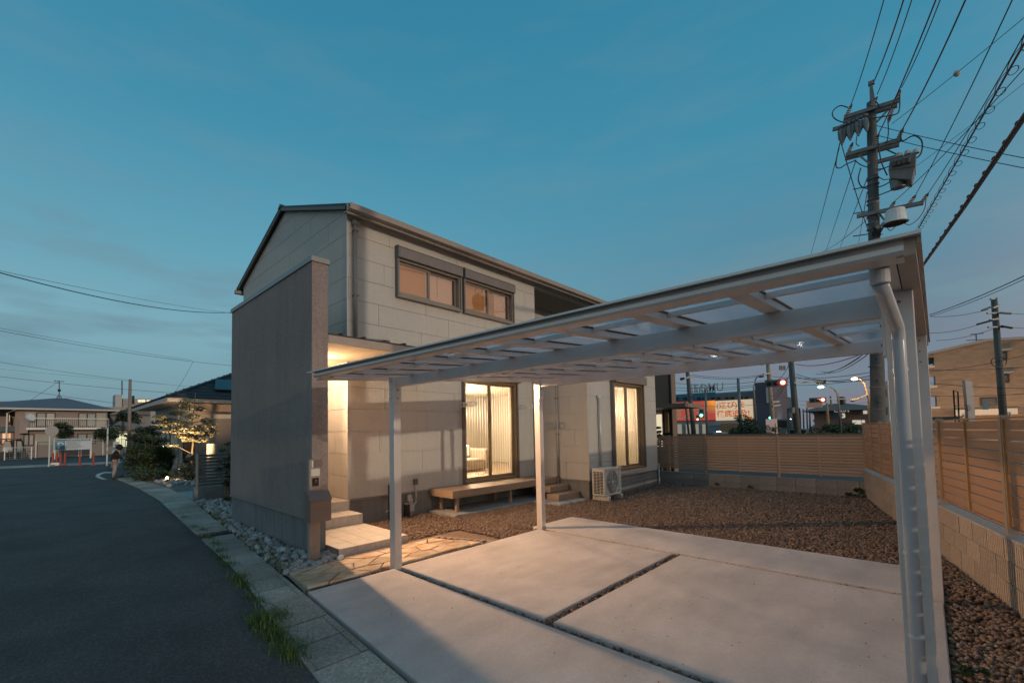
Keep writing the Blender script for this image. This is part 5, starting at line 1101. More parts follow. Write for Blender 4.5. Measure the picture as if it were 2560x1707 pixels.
for x0_, x1_, yt, yb in ((2500, 2518, 880, 899), (2504, 2523, 936, 956), (2450, 2493, 993, 1015)):
    a = rx(x0_, yt, x1_, yb, XA-.1); w_ = MB().box(XA-.2, XA-.01, a[0], a[1], a[2], a[3]).build('window', 'rest_dark', ap); MB().box(XA-.25, XA-.21, a[0]+.15, a[1]-.15, a[2]+.15, a[3]-.15).build('pane', mat('apt_pane', (.14, .13, .11), .2, var=.2), w_)
    if x0_ != 2450: MB().box(XA-.8, XA-.01, a[0]-.3, a[1]+.4, a[3]+.1, a[3]+.32).build('window_hood', 'trim', ap)
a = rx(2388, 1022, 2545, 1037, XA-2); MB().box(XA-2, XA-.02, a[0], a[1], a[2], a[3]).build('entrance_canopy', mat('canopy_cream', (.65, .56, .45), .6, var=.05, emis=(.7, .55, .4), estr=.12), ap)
point('brick_glow_light', (XA-9, onx(2400, 1040, XA-9).y, 2.5), .3, 620, (1, .62, .36)); point('brick_glow_light', (XA-9, onx(2540, 1040, XA-9).y, 2.5), .3, 620, (1, .62, .36))  # added unseen lights for the warm glow at the brick wall's foot
# signs beyond the right fence
def panel(name, lab, cat, x0, yt, x1, yb, d, m_, th_=.12):
    p = [dep(x0, yt, d), dep(x1, yt, d), dep(x1, yb, d), dep(x0, yb, d)]; bk = Vector((th_, 0, 0)); mb = MB()
    mb.add(p+[q+bk for q in p], [(0, 3, 2, 1), (4, 5, 6, 7), (0, 1, 5, 4), (1, 2, 6, 5), (2, 3, 7, 6), (3, 0, 4, 7)]); return mb.build(name, m_, label=lab, cat=cat)
mo = thing('monolith_sign', 'tall leaning dark edged sign slab seen side-on over the wooden fence', 'sign', tuple(dep(2420, 1050, 22)[:2])+(0,))
p = [dep(2405, 950, 22), dep(2412.5, 950, 22), dep(2423, 1066, 22), dep(2416, 1066, 22)]; bk = Vector((1.2, -.5, 0))
mb = MB(); q = [dep(2412.6, 949.5, 22), dep(2431, 954, 22.5), dep(2441, 1066, 22.5), dep(2423.1, 1066, 22)]; e = Vector((.12, .03, 0)); mb.add(q+[v+e for v in q], [(0, 3, 2, 1), (4, 5, 6, 7), (0, 1, 5, 4), (1, 2, 6, 5), (3, 0, 4, 7)]); mb.build('face', mat('monolith_face', (.28, .27, .26), .3, var=.1, stretch=(1, 1, 3)), mo)
mb = MB(); e = Vector((.15, 0, 0)); mb.add(p+[v+e for v in p], [(0, 3, 2, 1), (4, 5, 6, 7), (0, 1, 5, 4), (1, 2, 6, 5), (3, 0, 4, 7)]); mb.build('edge', 'black', mo)
fr = thing('black_frame', 'open black metal frame standing left of the tall sign slab', 'frame', tuple(dep(2390, 1050, 24)[:2])+(0,))
mb = MB(); c = [dep(2383.5, 976, 24), dep(2394.5, 978, 24), dep(2398, 1058, 24), dep(2388.5, 1056, 24)]
for i, j in ((0, 1), (1, 2), (0, 3)): mb.bar(c[i], c[j], .06)
mb.bar(dep(2386.5, 1014, 24), dep(2396, 1015, 24), .04); mb.build('bars', 'black', fr)
for i, (x0_, x1_, yt, yb) in enumerate(((2404, 2415, 1034, 1052), (2510, 2528, 1030, 1042))):
    a = dep((x0_+x1_)/2, yb, 26); sg = thing('notice_board', ('small cream notice board at the foot of the tall sign slab', 'small cream notice board with a dark emblem right of the far pole')[i], 'sign', (a.x, a.y, 0))
    p = [dep(x0_, yt, 26), dep(x1_, yt-.8, 26), dep(x1_, yb-.8, 26), dep(x0_, yb, 26)]; e = Vector((.05, 0, 0)); MB().add(p+[v+e for v in p], [(0, 3, 2, 1), (4, 5, 6, 7), (0, 1, 5, 4), (1, 2, 6, 5), (2, 3, 7, 6), (3, 0, 4, 7)]).build('board', mat('notice', (.62, .54, .42), .6, var=.05), sg)
    cc_ = dep((x0_+x1_)/2, (yt+yb)/2, 25.9); mb = MB()
    for k in range(5): t = 2*math.pi*k/5; mb.ball(cc_+Vector((0, .09*math.cos(t), .09*math.sin(t))), .045, 6, 4)
    mb.build('emblem', 'dark', sg); MB().box(a.x+.06, a.x+.1, a.y-.03, a.y+.03, -.05, a.z+.3).build('leg', 'steel', sg)
p = fpole('concrete utility pole before the brick building', 2485, 745, 2509, 1050, 22, .15, arms=((2476, 748, 2487, 746), (2482, 770, 2500, 762), (2468, 783, 2525, 782), (2474, 800, 2502, 796), (2470, 818, 2528, 817)))
for a, b in (((2455, 776), (2478, 767)), ((2500, 782), (2527, 784)), ((2443, 811), (2480, 801)), ((2503, 815), (2530, 820))): MB().tube([dep(*a, 21.7), dep(*b, 21.7)], .05, 6).build('insulator', 'dark' if a[0] in (2443, 2503) else 'steel', p)
MB().box(*sorted((dep(2458, 1015, 21.6).x, dep(2458, 1015, 21.9).x)), dep(2471, 1015, 21.6).y, dep(2458, 1015, 21.6).y, dep(2464, 1023, 21.6).z, dep(2464, 1007, 21.6).z).build('meter_box', mat('box_blue', (.35, .45, .5), .5, var=.05), p)
mb = MB()
for s in (1,):
    pts = [dep(2497+19*math.cos(t), 903+11*math.sin(t)+(3 if math.sin(t) > 0 else 0), 21.7) for t in [math.pi*2*i/24 for i in range(25)]]; mb.tube(pts, .02, 5)
mb.build('cable_loop', 'wire', p)
for a, b, lb in (((2325, 791), (2470, 774), 'upper pair reaching the far pole from the left'), ((2325, 832), (2450, 810), 'lower pair reaching the far pole from the left'), ((2525, 783), (2700, 776), 'upper pair leaving the far pole to the right'), ((2528, 818), (2700, 812), 'lower pair leaving the far pole to the right'), ((2340, 851), (2480, 823), 'thin wire rising to the far pole above the roof'), ((2318, 929), (2560, 888), 'wire crossing the brick wall under the top balcony'), ((2318, 925), (2700, 905), 'second wire crossing the brick wall at the top floor'), ((2318, 957), (2700, 970), 'wire crossing the brick wall at the middle floor'), ((2320, 990), (2700, 972), 'lowest wire crossing the brick wall')):
    wire('thin overhead wire, '+lb, dep(*a, 24), dep(*b, 20), .016, .12)
an = thing('roof_antenna', 'spindly television antenna on the roof edge of the brick building', 'antenna', tuple(onx(2441, 862, XA+3))); mb = MB(); mb.bar(onx(2440, 835, XA+3), onx(2442, 864, XA+3), .12); mb.bar(onx(2425, 836, XA+3), onx(2460, 833, XA+3), .09); mb.bar(onx(2415, 851, XA+3), onx(2470, 848, XA+3), .09); mb.build('rods', 'steel', an)
MB().bar(onx(2325, 1046, 30), onx(2395, 1044, 30), .12).build('dark_rail', mat('green_rail', (.03, .07, .06), .5, var=0), label='dark green horizontal rail just above the wooden fence', cat='rail')
# ================================================================== LEFT BACKGROUND (next door plot and across the street)
def ry(x0, yt, x1, yb, c):
    return ony(x0, (yt+yb)/2, c).x, ony(x1, (yt+yb)/2, c).x, ony((x0+x1)/2, yb, c).z, ony((x0+x1)/2, yt, c).z
lw = thing('low_wall', 'low grey concrete wall under the dark slatted screen by the street', 'wall', (3.6, 12.3, 0)); MB().box(2.78, 4.6, 12.25, 12.37, -.1, .325).build('wall_body', mat('lowwall', (.17, .19, .19), .85, var=.12, bump=.3), lw)
ds = thing('slatted_screen', 'dark slatted privacy screen beside the grey street wall', 'fence', (3.6, 12.3, .33))
s0 = MB().box(0, 1.72, 0, .02, 0, .062).build('slat', 'shutter_dark', ds, local=True)
for i in range(10):
    if i == 0: s0.location = (-.78, -.03, .02)
    else: inst(s0, 'slat', (-.78, -.03, .02+i*.080), 0, ds)
for x in (2.84, 4.5): MB().box(x-.02, x+.02, 12.30, 12.35, .32, 1.16).build('post', 'shutter_dark', ds)
# bungalow next door
nh = thing('neighbour_bungalow', 'single storey neighbour house with black tiled roof and solar panel', 'house', (8.5, 27, 0))
NX, NY, NX1, NY1 = 4.85, 22.4, 13, 30.5
brk = mat('white_brick', (.62, .58, .48), .8, var=.05)
MB().box(NX+.05, NX1, NY+.05, NY1, -.06, 3.06).build('wall', mat('bungalow_wall', (.36, .29, .25), .8, var=.06, stretch=(1, 1, 8)), nh)
z = 0.3; k = 0
mb = MB()
while z < 3.0:
    y = NY; 
    while y < NY1: mb.box(NX+.02, NX+.05, y+.008+(k % 2)*.3, min(y+.59+(k % 2)*.3, NY1), z+.006, z+.084); y += .6
    z += .09; k += 1
mb.build('brick_cladding', brk, nh, kind='stuff')
EX, EY, EX1, EY1, EZ = 3.87, 21.66, 14, 31.5, 3.16
mb = MB(); mb.box(EX, EX+.05, EY, EY1, EZ-.10, EZ+.06); mb.box(EX+.05, EX1, EY, EY+.05, EZ-.10, EZ+.06); mb.build('eave_board', mat('eave_cream', (.58, .46, .38), .6, var=.03), nh)
MB().box(EX+.05, EX1, EY+.05, EY1, EZ-.06, EZ-.04).build('soffit', mat('soffit_grey', (.38, .34, .31), .7, var=.03), nh)
rr = [(EX, EY, EZ+.06), (EX1, EY, EZ+.06), (EX1, EY1, EZ+.06), (EX, EY1, EZ+.06), (8.9, 26.6, 5.45), (9.6, 26.6, 5.45)]
MB().add(rr, [(0, 1, 5, 4), (1, 2, 5), (2, 3, 4, 5), (3, 0, 4), (0, 3, 2, 1)]).build('roof', 'roof', nh)
mb = MB()
for i in range(13):    # tile courses on the front slope
    f = i/13; y_ = EY+(26.6-EY)*f; z_ = EZ+.06+(5.45-EZ-.06)*f; xa = EX+(8.9-EX)*f; mb.prism([(y_-.02, z_+.0), (y_+.30, z_+.16+.02), (y_+.30, z_+.06), (y_-.02, z_+.05)], 'x', xa, EX1-(EX1-9.6)*f)
mb.build('tile_courses', mat('tile_black', (.03, .03, .034), .6, var=.2), nh)
MB().tube([(EX, EY, EZ+.12), (8.9, 26.6, 5.52)], .07, 6).build('hip_ridge', 'roof', nh); MB().tube([(EX, EY1, EZ+.12), (8.9, 26.6, 5.52)], .07, 6).build('hip_ridge', 'roof', nh)
def slope(x, y): f = (y-EY)/(26.6-EY); return (x, y, EZ+.06+(5.45-EZ-.06)*f+.12)
sp_ = [slope(5.9, 22.5), slope(9.5, 22.5), slope(9.5, 23.9), slope(6.3, 23.9)]
MB().add(sp_+[(a, b, c+.05) for a, b, c in sp_], [(3, 2, 1, 0), (4, 5, 6, 7), (0, 1, 5, 4), (1, 2, 6, 5), (2, 3, 7, 6), (3, 0, 4, 7)]).build('solar_panel', mat('solar', (.015, .03, .035), .3, var=.05), nh)
sw = MB().box(5.75, 8.2, NY-.08, NY+.045, .1, 2.62).build('window', mat('roller_frame', (.34, .30, .28), .5, var=.03), nh)
mb = MB(); z = .75
while z < 2.35: mb.box(5.85, 8.1, NY-.10, NY-.081, z, z+.045); z += .06
mb.build('roller_shutter', mat('roller', (.27, .225, .205), .5, var=.03), sw); MB().box(5.8, 8.15, NY-.16, NY-.081, 2.38, 2.58).build('shutter_box', 'trim', sw)
for y_ in (26.2, 27.2): 
    w_ = MB().box(NX-.02, NX+.019, y_, y_+.35, .9, 2.2).build('window', 'shutter_dark', nh); MB().ball((NX-.1, y_+.17, 1.05), .05, 6, 5).build('wall_lamp', M['lampglow'], w_)
MB().tube([(NX-.05, 24.2, 3.05), (NX-.05, 24.2, .0)], .04, 6).build('downpipe', 'trim', nh)
MB().box(4.35, 4.75, 20.9, 21.15, -.06, 1.35).build('entry_pillar', 'black', label='black freestanding entry pillar behind the lit maple', cat='pillar')
pl_ = thing('pale_cylinder', 'pale cylindrical garden pillar glowing beside the lit tree', 'pillar', (4.95, 19.2, 0)); MB().cyl((4.95, 19.2, -.05), (4.95, 19.2, 1.28), .17, n=18).build('body', mat('cyl_cream', (.62, .52, .38), .7, var=.06), pl_)
# lit tree with layered foliage
def tree(name, lab, cat, trunk, r, pads, n, size, m, group=None, bark='bark'):
    th = thing(name, lab, cat, trunk[0], group=group); mb = MB().tube(trunk, [r*(1-.75*i/(len(trunk)-1)) for i in range(len(trunk))], 8); O = np.array(trunk[0]); PP = []
    tops = [Vector(t) for t in trunk]
    for (c, rad, fl) in pads:
        c = Vector(c); nr = min(tops, key=lambda t: (t-c).length+abs(t.z+.25-c.z)); mb.tube([nr, nr.lerp(c, .6)+Vector((0, 0, .03)), c], [r*.4, r*.25, r*.1], 5); PP.append(clump(c, rad, int(n*rad*rad*12), fl))
    P = np.concatenate(PP); mb.build('trunk', bark, th); V, F = leaves(P, len(P), size, .4, .25); npmesh('crown', V-O, F, m, th); return th
T0 = (4.35, 19.6, -.02); tr_ = [T0, (4.36, 19.6, .9), (4.40, 19.6, 1.5), (4.33, 19.6, 2.1), (4.42, 19.6, 2.7), (4.45, 19.6, 3.3)]
def fromp(px, py, y=19.6): return tuple(ony(px, py, y))
pads = [(fromp(462, 1003), .22, .6), (fromp(455, 1015), .30, .4), (fromp(475, 1018), .26, .4), (fromp(442, 1032), .30, .35), (fromp(500, 1022, 19.8), .24, .4), (fromp(482, 1040), .28, .4), (fromp(400, 1043, 19.4), .24, .35), (fromp(425, 1052), .34, .3), (fromp(440, 1060, 19.3), .30, .35), (fromp(410, 1062), .28, .3), (fromp(468, 1066), .38, .4), (fromp(450, 1076, 19.3), .36, .35), (fromp(425, 1078), .28, .3), (fromp(488, 1080), .34, .4), (fromp(505, 1068), .26, .5), (fromp(455, 1090), .28, .3), (fromp(472, 1098), .28, .35), (fromp(430, 1112, 19.4), .22, .25), (fromp(500, 1100), .26, .4), (fromp(517, 1052, 19.8), .24, .6), (fromp(530, 1065, 19.8), .28, .5), (fromp(520, 1085, 19.8), .26, .5), (fromp(536, 1080, 19.9), .18, .5)]
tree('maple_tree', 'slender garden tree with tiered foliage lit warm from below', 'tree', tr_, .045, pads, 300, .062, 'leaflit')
shrub('shrub', 'lamp lit leafy shrub glowing beside the dark slatted screen', 'shrub', (3.85, 17.6, .42), (.34, .34, .36), 2000, .07, 'leaflit', clumps=14, flat=1)
c = onz(345, 1196); shrub('conifer_shrub', 'spreading feathery conifer overhanging the street where the person stands', 'shrub', (3.15, 22.0, .8), (.62, .95, .62), 11000, .055, 'leaf', clumps=48, flat=.45)
shrub('conifer_shrub', 'upper sprawling conifer branches against the bungalow drainpipe', 'shrub', (3.3, 23.2, 1.6), (.62, .95, .55), 5200, .055, 'leafdark', clumps=40, flat=.3)
shrub('shrub', 'low olive ground shrub between the conifer and the garden light', 'shrub', (3.05, 19.9, .22), (.35, .9, .15), 1700, .06, 'leaf', clumps=14)
sg_ = thing('grass_clump', 'tall dark spiky grass fountain before the bungalow wall', 'grass', (3.75, 21.3, 0)); VV = []; 
for i in range(620):
    a = random.uniform(0, 6.28); ln = random.uniform(.7, 1.35); ou = random.uniform(.1, .75); bx_, by_ = random.uniform(-.15, .15), random.uniform(-.15, .15); w_ = .012
    d_ = np.array([math.cos(a), math.sin(a), 0]); b_ = np.array([bx_, by_, 0]); s_ = np.array([-d_[1], d_[0], 0])*w_
    m_ = b_+d_*ou*.4+np.array([0, 0, ln*.7]); e_ = b_+d_*ou+np.array([0, 0, ln]); VV += [b_-s_, b_+s_, m_+s_, m_-s_, m_-s_, m_+s_, e_+s_*.2, e_-s_*.2]
npmesh('blades', np.array(VV), np.arange(len(VV)).reshape(-1, 4), 'leafdark', sg_)
gl_ = thing('garden_light', 'small glowing spotlight on the ground before the lit shrub', 'lamp', (3.30, 18.3, 0)); MB().cyl((3.30, 18.3, -.02), (3.30, 18.3, .10), .025, n=8).build('stake', 'dark', gl_); MB().ball((3.30, 18.3, .13), .045, 8, 6).build('bulb', emit('garden_bulb', (1, .62, .28), 22), gl_)
def spot(loc, tgt, e, col, size=95, soft=.05):
    d = bpy.data.lights.new('garden_spot', 'SPOT'); d.energy = e; d.color = col; d.spot_size = R(size); d.spot_blend = .7; d.shadow_soft_size = soft
    o = bpy.data.objects.new('garden_spot', d); COL.objects.link(o); o.location = loc; o.rotation_euler = (Vector(tgt)-Vector(loc)).to_track_quat('-Z', 'Y').to_euler()
spot((3.7, 18.35, .2), (4.42, 19.7, 2.0), 700, (1, .68, .38), 80); spot((3.38, 18.25, .25), (3.85, 17.7, .45), 42, (1, .66, .34), 120)
n = 60; stones('garden_rocks', np.stack([RNG.uniform(3.0, 4.2, n), RNG.uniform(16.2, 18.6, n), np.full(n, .02)], 1), RNG.uniform(.06, .13, n), 'rock', kind='stuff', label='pale rocks lit by the garden spotlight near the drive', cat='rocks')
tw = shrub('shrub', 'dark sparse shrub silhouetted before the low grey wall', 'shrub', (3.35, 11.6, .75), (.2, .2, .7), 420, .05, 'leafdark', clumps=16)
# person tending the shrub ---------------------------------------------------------------------
pe = thing('person', 'person in a dark hooded jacket and pale trousers bending over the conifer', 'person', (2.12, 21.4, 0), 0)
def skin(name, joints, edges, m, parent, levels=2):
    me = bpy.data.meshes.new(name); me.from_pydata([j[:3] for j in joints], edges, []); me.materials.append(M[m] if isinstance(m, str) else m)
    o = bpy.data.objects.new(name, me); COL.objects.link(o); o.parent = parent; s = o.modifiers.new('skin', 'SKIN'); 
    for i, j in enumerate(joints): v = me.skin_vertices[0].data[i]; v.radius = (j[3], j[4] if len(j) > 4 else j[3]); v.use_root = (i == 0)
    s.use_smooth_shade = True; b = o.modifiers.new('subdivision', 'SUBSURF'); b.levels = levels; b.render_levels = levels; return o
K = .78     # stooping figure
J = [(0, 0, .62), (-.01, 0, .80), (.03, 0, .98), (.08, 0, 1.08), (.15, 0, 1.19), (.04, .13, 1.0), (.10, .16, .83), (.27, .12, .80), (.04, -.13, 1.0), (.12, -.16, .80), (.30, -.10, .76), (0, .07, .58), (.03, .08, .32), (-.03, .08, .05), (.06, .08, .03), (0, -.07, .58), (.0, -.08, .32), (-.06, -.08, .05), (.04, -.08, .03)]
rr_ = [(.10, .12), (.095, .12), (.10, .13), (.045, .045), (.075, .08), (.045,)*2, (.036,)*2, (.025,)*2, (.045,)*2, (.036,)*2, (.025,)*2, (.075,)*2, (.055,)*2, (.038,)*2, (.03,)*2, (.075,)*2, (.055,)*2, (.038,)*2, (.03,)*2]
ED = [(0, 1), (1, 2), (2, 3), (3, 4), (2, 5), (5, 6), (6, 7), (2, 8), (8, 9), (9, 10), (0, 11), (11, 12), (12, 13), (13, 14), (0, 15), (15, 16), (16, 17), (17, 18)]
sk = mat('skin_tone', (.35, .2, .14), .6, var=0); skin('body', [j+r for j, r in zip(J, rr_)], ED, sk, pe)
jk_ = mat('jacket', (.018, .012, .012), .85, var=.1)
skin('jacket', [J[0]+(.125, .145), J[1]+(.118, .145), J[2]+(.12, .15), (.07, 0, 1.05, .07, .08), J[5]+(.06, .06), J[6]+(.052, .052), (.23, .13, .81, .04, .04), J[8]+(.06, .06), J[9]+(.052, .052), (.26, -.11, .77, .04, .04)], [(0, 1), (1, 2), (2, 3), (2, 4), (4, 5), (5, 6), (2, 7), (7, 8), (8, 9)], jk_, pe)
skin('trousers', [(0, 0, .60, .11, .125), (0, .07, .54, .085, .085), J[12]+(.068, .068), (-.02, .08, .11, .055, .055), (0, -.07, .54, .085, .085), J[16]+(.068, .068), (-.05, -.08, .11, .055, .055)], [(0, 1), (1, 2), (2, 3), (0, 4), (4, 5), (5, 6)], mat('trousers', (.36, .30, .27), .85, var=.06), pe)
MB().ball((.135, 0, 1.20), .118, 12, 8, 1.02).build('hood', jk_, pe, local=True, smooth=True)
for s in (1, -1):
    MB().prism([(-.06, 0), (.12, 0), (.10, .05), (-.02, .08), (-.06, .08)], 'y', s*.08-.04, s*.08+.04).build('shoe', 'dark', pe, local=True, bevel=.015)
    for f in range(4): skin('finger', [(.27+(.03 if s < 0 else 0), s*.12-.02+f*.013, .80-(.04 if s < 0 else 0), .008), (.31, s*.12-.02+f*.013, .785-(.02 if s < 0 else 0), .007), (.335, s*.12-.02+f*.013, .76, .006)], [(0, 1), (1, 2)], sk, pe, 1)
# white kerb line marking around the corner
MB().add([tuple(onz(a, b, -.012)) for a, b in ((238, 1190), (243, 1184), (262, 1179), (280, 1179), (280, 1182), (262, 1182), (250, 1187), (249, 1190), (258, 1194), (268, 1198), (256, 1198), (244, 1194))], [tuple(range(12))]).build('road_marking', mat('marking', (.6, .6, .56), .7, var=.1), kind='structure')
# across the street ----------------------------------------------------------------------------
YA = 50
hs = thing('two_storey_flats', 'beige two storey flats with a grey hipped roof and long balcony', 'apartment house', (3, 54, 0))
WB = mat('flats_wall', (.34, .27, .24), .8, var=.05); xl, xr = ony(37, 1060, YA).x, ony(268, 1060, YA).x; ez = ony(156, 1024, YA).z
MB().box(xl, xr, YA, YA+8, -.06, ez).build('wall', WB, hs)
xl2 = ony(-60, 1060, YA+3).x; MB().box(xl2, xl, YA+3, YA+8, -.06, ez).build('wing_wall', WB, hs)
ax_ = ony(156, 995, YA+3.5); o_ = .8
R_ = [(xl-4.5, YA-o_, ez), (xr+o_, YA-o_, ez), (xr+o_, YA+9, ez), (xl-4.5, YA+9, ez), (ax_.x-.3, YA+3.5, ax_.z), (ax_.x+.3, YA+3.5, ax_.z)]
MB().add(R_, [(0, 1, 5, 4), (1, 2, 5), (2, 3, 4, 5), (3, 0, 4), (0, 3, 2, 1)]).build('roof', mat('flats_roof', (.13, .15, .18), .75, var=.06), hs)
MB().box(xl-4.5, xr+o_, YA-o_-.05, YA-o_, ez-.08, ez+.06).build('gutter', 'trim', hs)
bz0, bz1 = ony(160, 1070, YA-1).z, ony(160, 1045, YA-1).z; bxl, bxr = ony(66, 1060, YA-1).x, ony(271, 1060, YA-1).x
MB().box(bxl, bxr, YA-1.1, YA-.01, bz0-.12, bz0+.04).build('balcony_floor', 'white', hs); rl = MB().box(bxl, bxr, YA-1.08, YA-1.03, bz1-.05, bz1).build('balcony_rail', 'white', hs)
mb = MB(); x = bxl
while x < bxr: mb.box(x, x+.025, YA-1.07, YA-1.04, bz0, bz1-.05); x += .13
mb.build('balusters', 'trim', rl); MB().box(bxl-.4, bxl+.1, YA-1.08, YA-.01, bz0-.4, bz1).build('balcony_end', WB, hs)
mb = MB(); mb.box(bxr-.12, bxr, YA-1.08, YA-.96, -.05, bz0-.12); mb.build('balcony_post', 'white', hs)
CU = mat('curtain', (.42, .44, .42), .8, var=.08, stretch=(14, 1, 1)); DK = mat('flats_glass', (.13, .12, .11), .3, var=.1)
for x0_, x1_, yt, yb in ((90, 139, 1031, 1067), (195, 240, 1032, 1067), (193, 240, 1083, 1110), (58, 86, 1085, 1114)):
    a = ry(x0_, yt, x1_, yb, YA); w_ = MB().box(a[0], a[1], YA-.06, YA-.005, a[2], a[3]).build('window', mat('brown_frame', (.07, .045, .03), .6, var=0), hs); m_ = (a[0]+a[1])/2
    for q, (c0, c1) in enumerate(((a[0]+.08, m_-.05), (m_+.05, a[1]-.08))): MB().box(c0, c1, YA-.08, YA-.061, a[2]+.08, a[3]-.08).build('pane', (CU if q == 0 else DK) if x0_ != 195 else (DK if q == 0 else CU), w_)
for x0_, x1_, yt, yb in ((62, 89, 1030, 1067), (241, 264, 1033, 1067), (87, 139, 1084, 1112)): a = ry(x0_, yt, x1_, yb, YA); MB().box(a[0], a[1], YA-.05, YA-.005, a[2], a[3]).build('storm_shutter', mat('panel_cream', (.46, .44, .38), .7, var=.04), hs)
a = ry(17, 1032, 29, 1060, YA+2.9); w_ = MB().box(a[0], a[1], YA+2.5, YA+3, a[2], a[3]).build('bay_window', mat('bay_brown', (.08, .05, .03), .6, var=0), hs); MB().box(a[0]+.15, a[1]-.1, YA+2.48, YA+2.499, a[2]+.2, a[3]-.15).build('pane', emit('bay_glow', (1, .5, .18), .35), w_)
MB().tube([(xl+.1, YA-.7, ez-.05), (xl-.45, YA-.1, ez-.35), (xl-.45, YA-.1, 0)], .06, 6).build('downpipe', 'white', hs); MB().cyl((bxl+.2, YA-1.15, bz1), (bxl+.28, YA-1.25, bz1+.05), .30, n=14).build('satellite_dish', 'white', hs)
at = thing('tv_antenna', 'television antenna mast on the ridge of the beige flats', 'antenna', tuple(ax_)); b_ = ony(148, 995, YA+3.5); t_p = ony(148, 953, YA+3.5); mb = MB(); mb.bar(b_, t_p, .07); mb.bar(ony(136, 952, YA+3.5), ony(161, 953.5, YA+3.5), .05); mb.bar(ony(137, 950, YA+3.5), ony(137, 955, YA+3.5), .04); mb.tube([ony(141, 997, YA+3.5), ony(145, 989, YA+3.5), ony(151, 989, YA+3.5), ony(154, 996, YA+3.5)], .03, 4); mb.ball(ony(148, 975.5, YA+3.5), .13, 6, 5); mb.build('mast', 'dark', at); wire('stay wire slanting left from the antenna mast', t_p, ony(58, 1012, YA+2), .02, 0)
# other buildings
def simple(name, lab, cat, x0, x1, yt, c, d, wallm, roof=None, roofpts=None, wins=()):
    a = ry(x0, yt, x1, 1120, c); th = thing(name, lab, cat, ((a[0]+a[1])/2, c+d/2, 0)); MB().box(a[0], a[1], c, c+d, -.06, a[3]).build('wall', wallm, th)
    if roofpts: P = [ony(px, py, c-.6) for px, py in roofpts]; MB().prism([(p.x, p.z) for p in P], 'y', c-.7, c+d+.5).build('roof', roof, th)
    for (wx0, wx1, wy0, wy1, m_) in wins: b = ry(wx0, wy0, wx1, wy1, c-.1); MB().box(b[0], b[1], c-.12, c-.01, b[2], b[3]).build('window', m_, th)
    return th
GL = emit('window_glow', (1, .62, .3), 1.0); YG = emit('window_yellow', (.85, .85, .45), .75)
simple('apartment_tower', 'distant white apartment slab with three glowing upper windows', 'apartment building', 306, 388, 997, 150, 12, mat('slab_white', (.34, .33, .32), .8, var=.08), wins=[(345, 352, 999.5, 1004.5, GL), (353, 363, 999.5, 1004.5, GL), (367, 376, 1000, 1005, GL), (312, 318, 1000, 1004, DK), (325, 331, 1000, 1004, DK)]+[(290+i*9, 296+i*9, 1007, 1011, DK) for i in range(11)])
simple('rooftop_tower', 'small white lift tower block with mast above the distant apartment slab', 'building', 287, 304, 986, 149, 6, mat('tower_white', (.42, .42, .42), .8, var=.06)); MB().bar(ony(305, 987, 149), ony(305, 951, 149), .25).build('mast', 'dark', label='thin mast on the distant white lift tower', cat='mast')
simple('low_building', 'long flat pale roofed building far behind the flats', 'building', 240, 330, 1017, 110, 10, mat('flat_pale', (.30, .28, .27), .8, var=.05))
simple('slate_house', 'blue grey house with dark roof half hidden by the bungalow', 'house', 268, 376, 1036, 58, 8, mat('slate_wall', (.25, .27, .28), .8, var=.05), 'roof', [(262, 1037), (300, 1026), (340, 1016), (376, 1020), (376, 1037)], [(346, 364, 1039, 1058, DK), (300, 318, 1040, 1060, DK)])
simple('garage_house', 'low house with grey roof and a greenish yellow lit window', 'house', 268, 370, 1076, 54, 4, mat('garage_wall', (.30, .27, .22), .8, var=.05), mat('grey_roof', (.16, .18, .20), .8, var=.05), [(264, 1075), (300, 1052), (345, 1060), (372, 1073)], [(290, 303, 1083, 1116, YG), (305, 320, 1083, 1116, YG)])
simple('far_left_house', 'house with a dark blue tiled roof at the left edge', 'house', -80, 50, 1022, 64, 10, WB, mat('blue_tile', (.025, .055, .065), .4, var=.2, stretch=(1, 1, 9)), [(-90, 1024), (-60, 1004), (22, 1003), (56, 1012), (56, 1022)])
simple('entry_house', 'low porch wing glowing orange at the left edge behind the cars', 'house', -60, 34, 1080, 51, 3, WB, mat('porch_roof', (.10, .14, .15), .7, var=.1), [(-70, 1080), (-10, 1066), (36, 1066), (36, 1079)], [(6, 26, 1083, 1108, emit('porch_orange', (1, .45, .15), .55))])
# car park: mesh fences, sign, bollards, cars
def meshfence(lab, x0, yt0, yb0, x1, yt1, yb1, c, posts, dz=.16):
    A = ony(x0, yb0, c); B = ony(x1, yb1, c); zt = ony((x0+x1)/2, (yt0+yt1)/2, c).z; zb = max(.03, ony((x0+x1)/2, (yb0+yb1)/2, c).z)
    th = thing('mesh_fence', lab, 'fence', ((A.x+B.x)/2, c, 0)); mb = MB(); z = zb
    while z <= zt: mb.box(A.x, B.x, c-.006, c+.006, z, z+.012); z += dz
    x = A.x
    while x < B.x: mb.box(x, x+.008, c-.004, c+.004, zb, zt); x += .13
    mb.box(A.x, B.x, c-.02, c+.02, zt, zt+.035); mb.build('wire_mesh', mat('mesh_blue', (.20, .27, .30), .5, metal=.3, var=0), th)
    for px in posts: x = ony(px, 1120, c).x; MB().box(x-.03, x+.03, c-.05, c-.01, -.05, zt+.02).build('post', 'white', th)
meshfence('low wire mesh fence section left of the round sign post', 11, 1119, 1148, 80, 1117, 1146, 46.5, (12, 79))
meshfence('tall wire mesh fence behind the parking sign', 89, 1104, 1146, 325, 1096, 1130, 49, (90, 147, 197, 203, 257, 313))
a = ry(134, 1096, 228, 1124, 44.0); ps_ = thing('parking_sign', 'wide white and teal parking sign with a big P', 'sign', ((a[0]+a[1])/2, 44, 0))
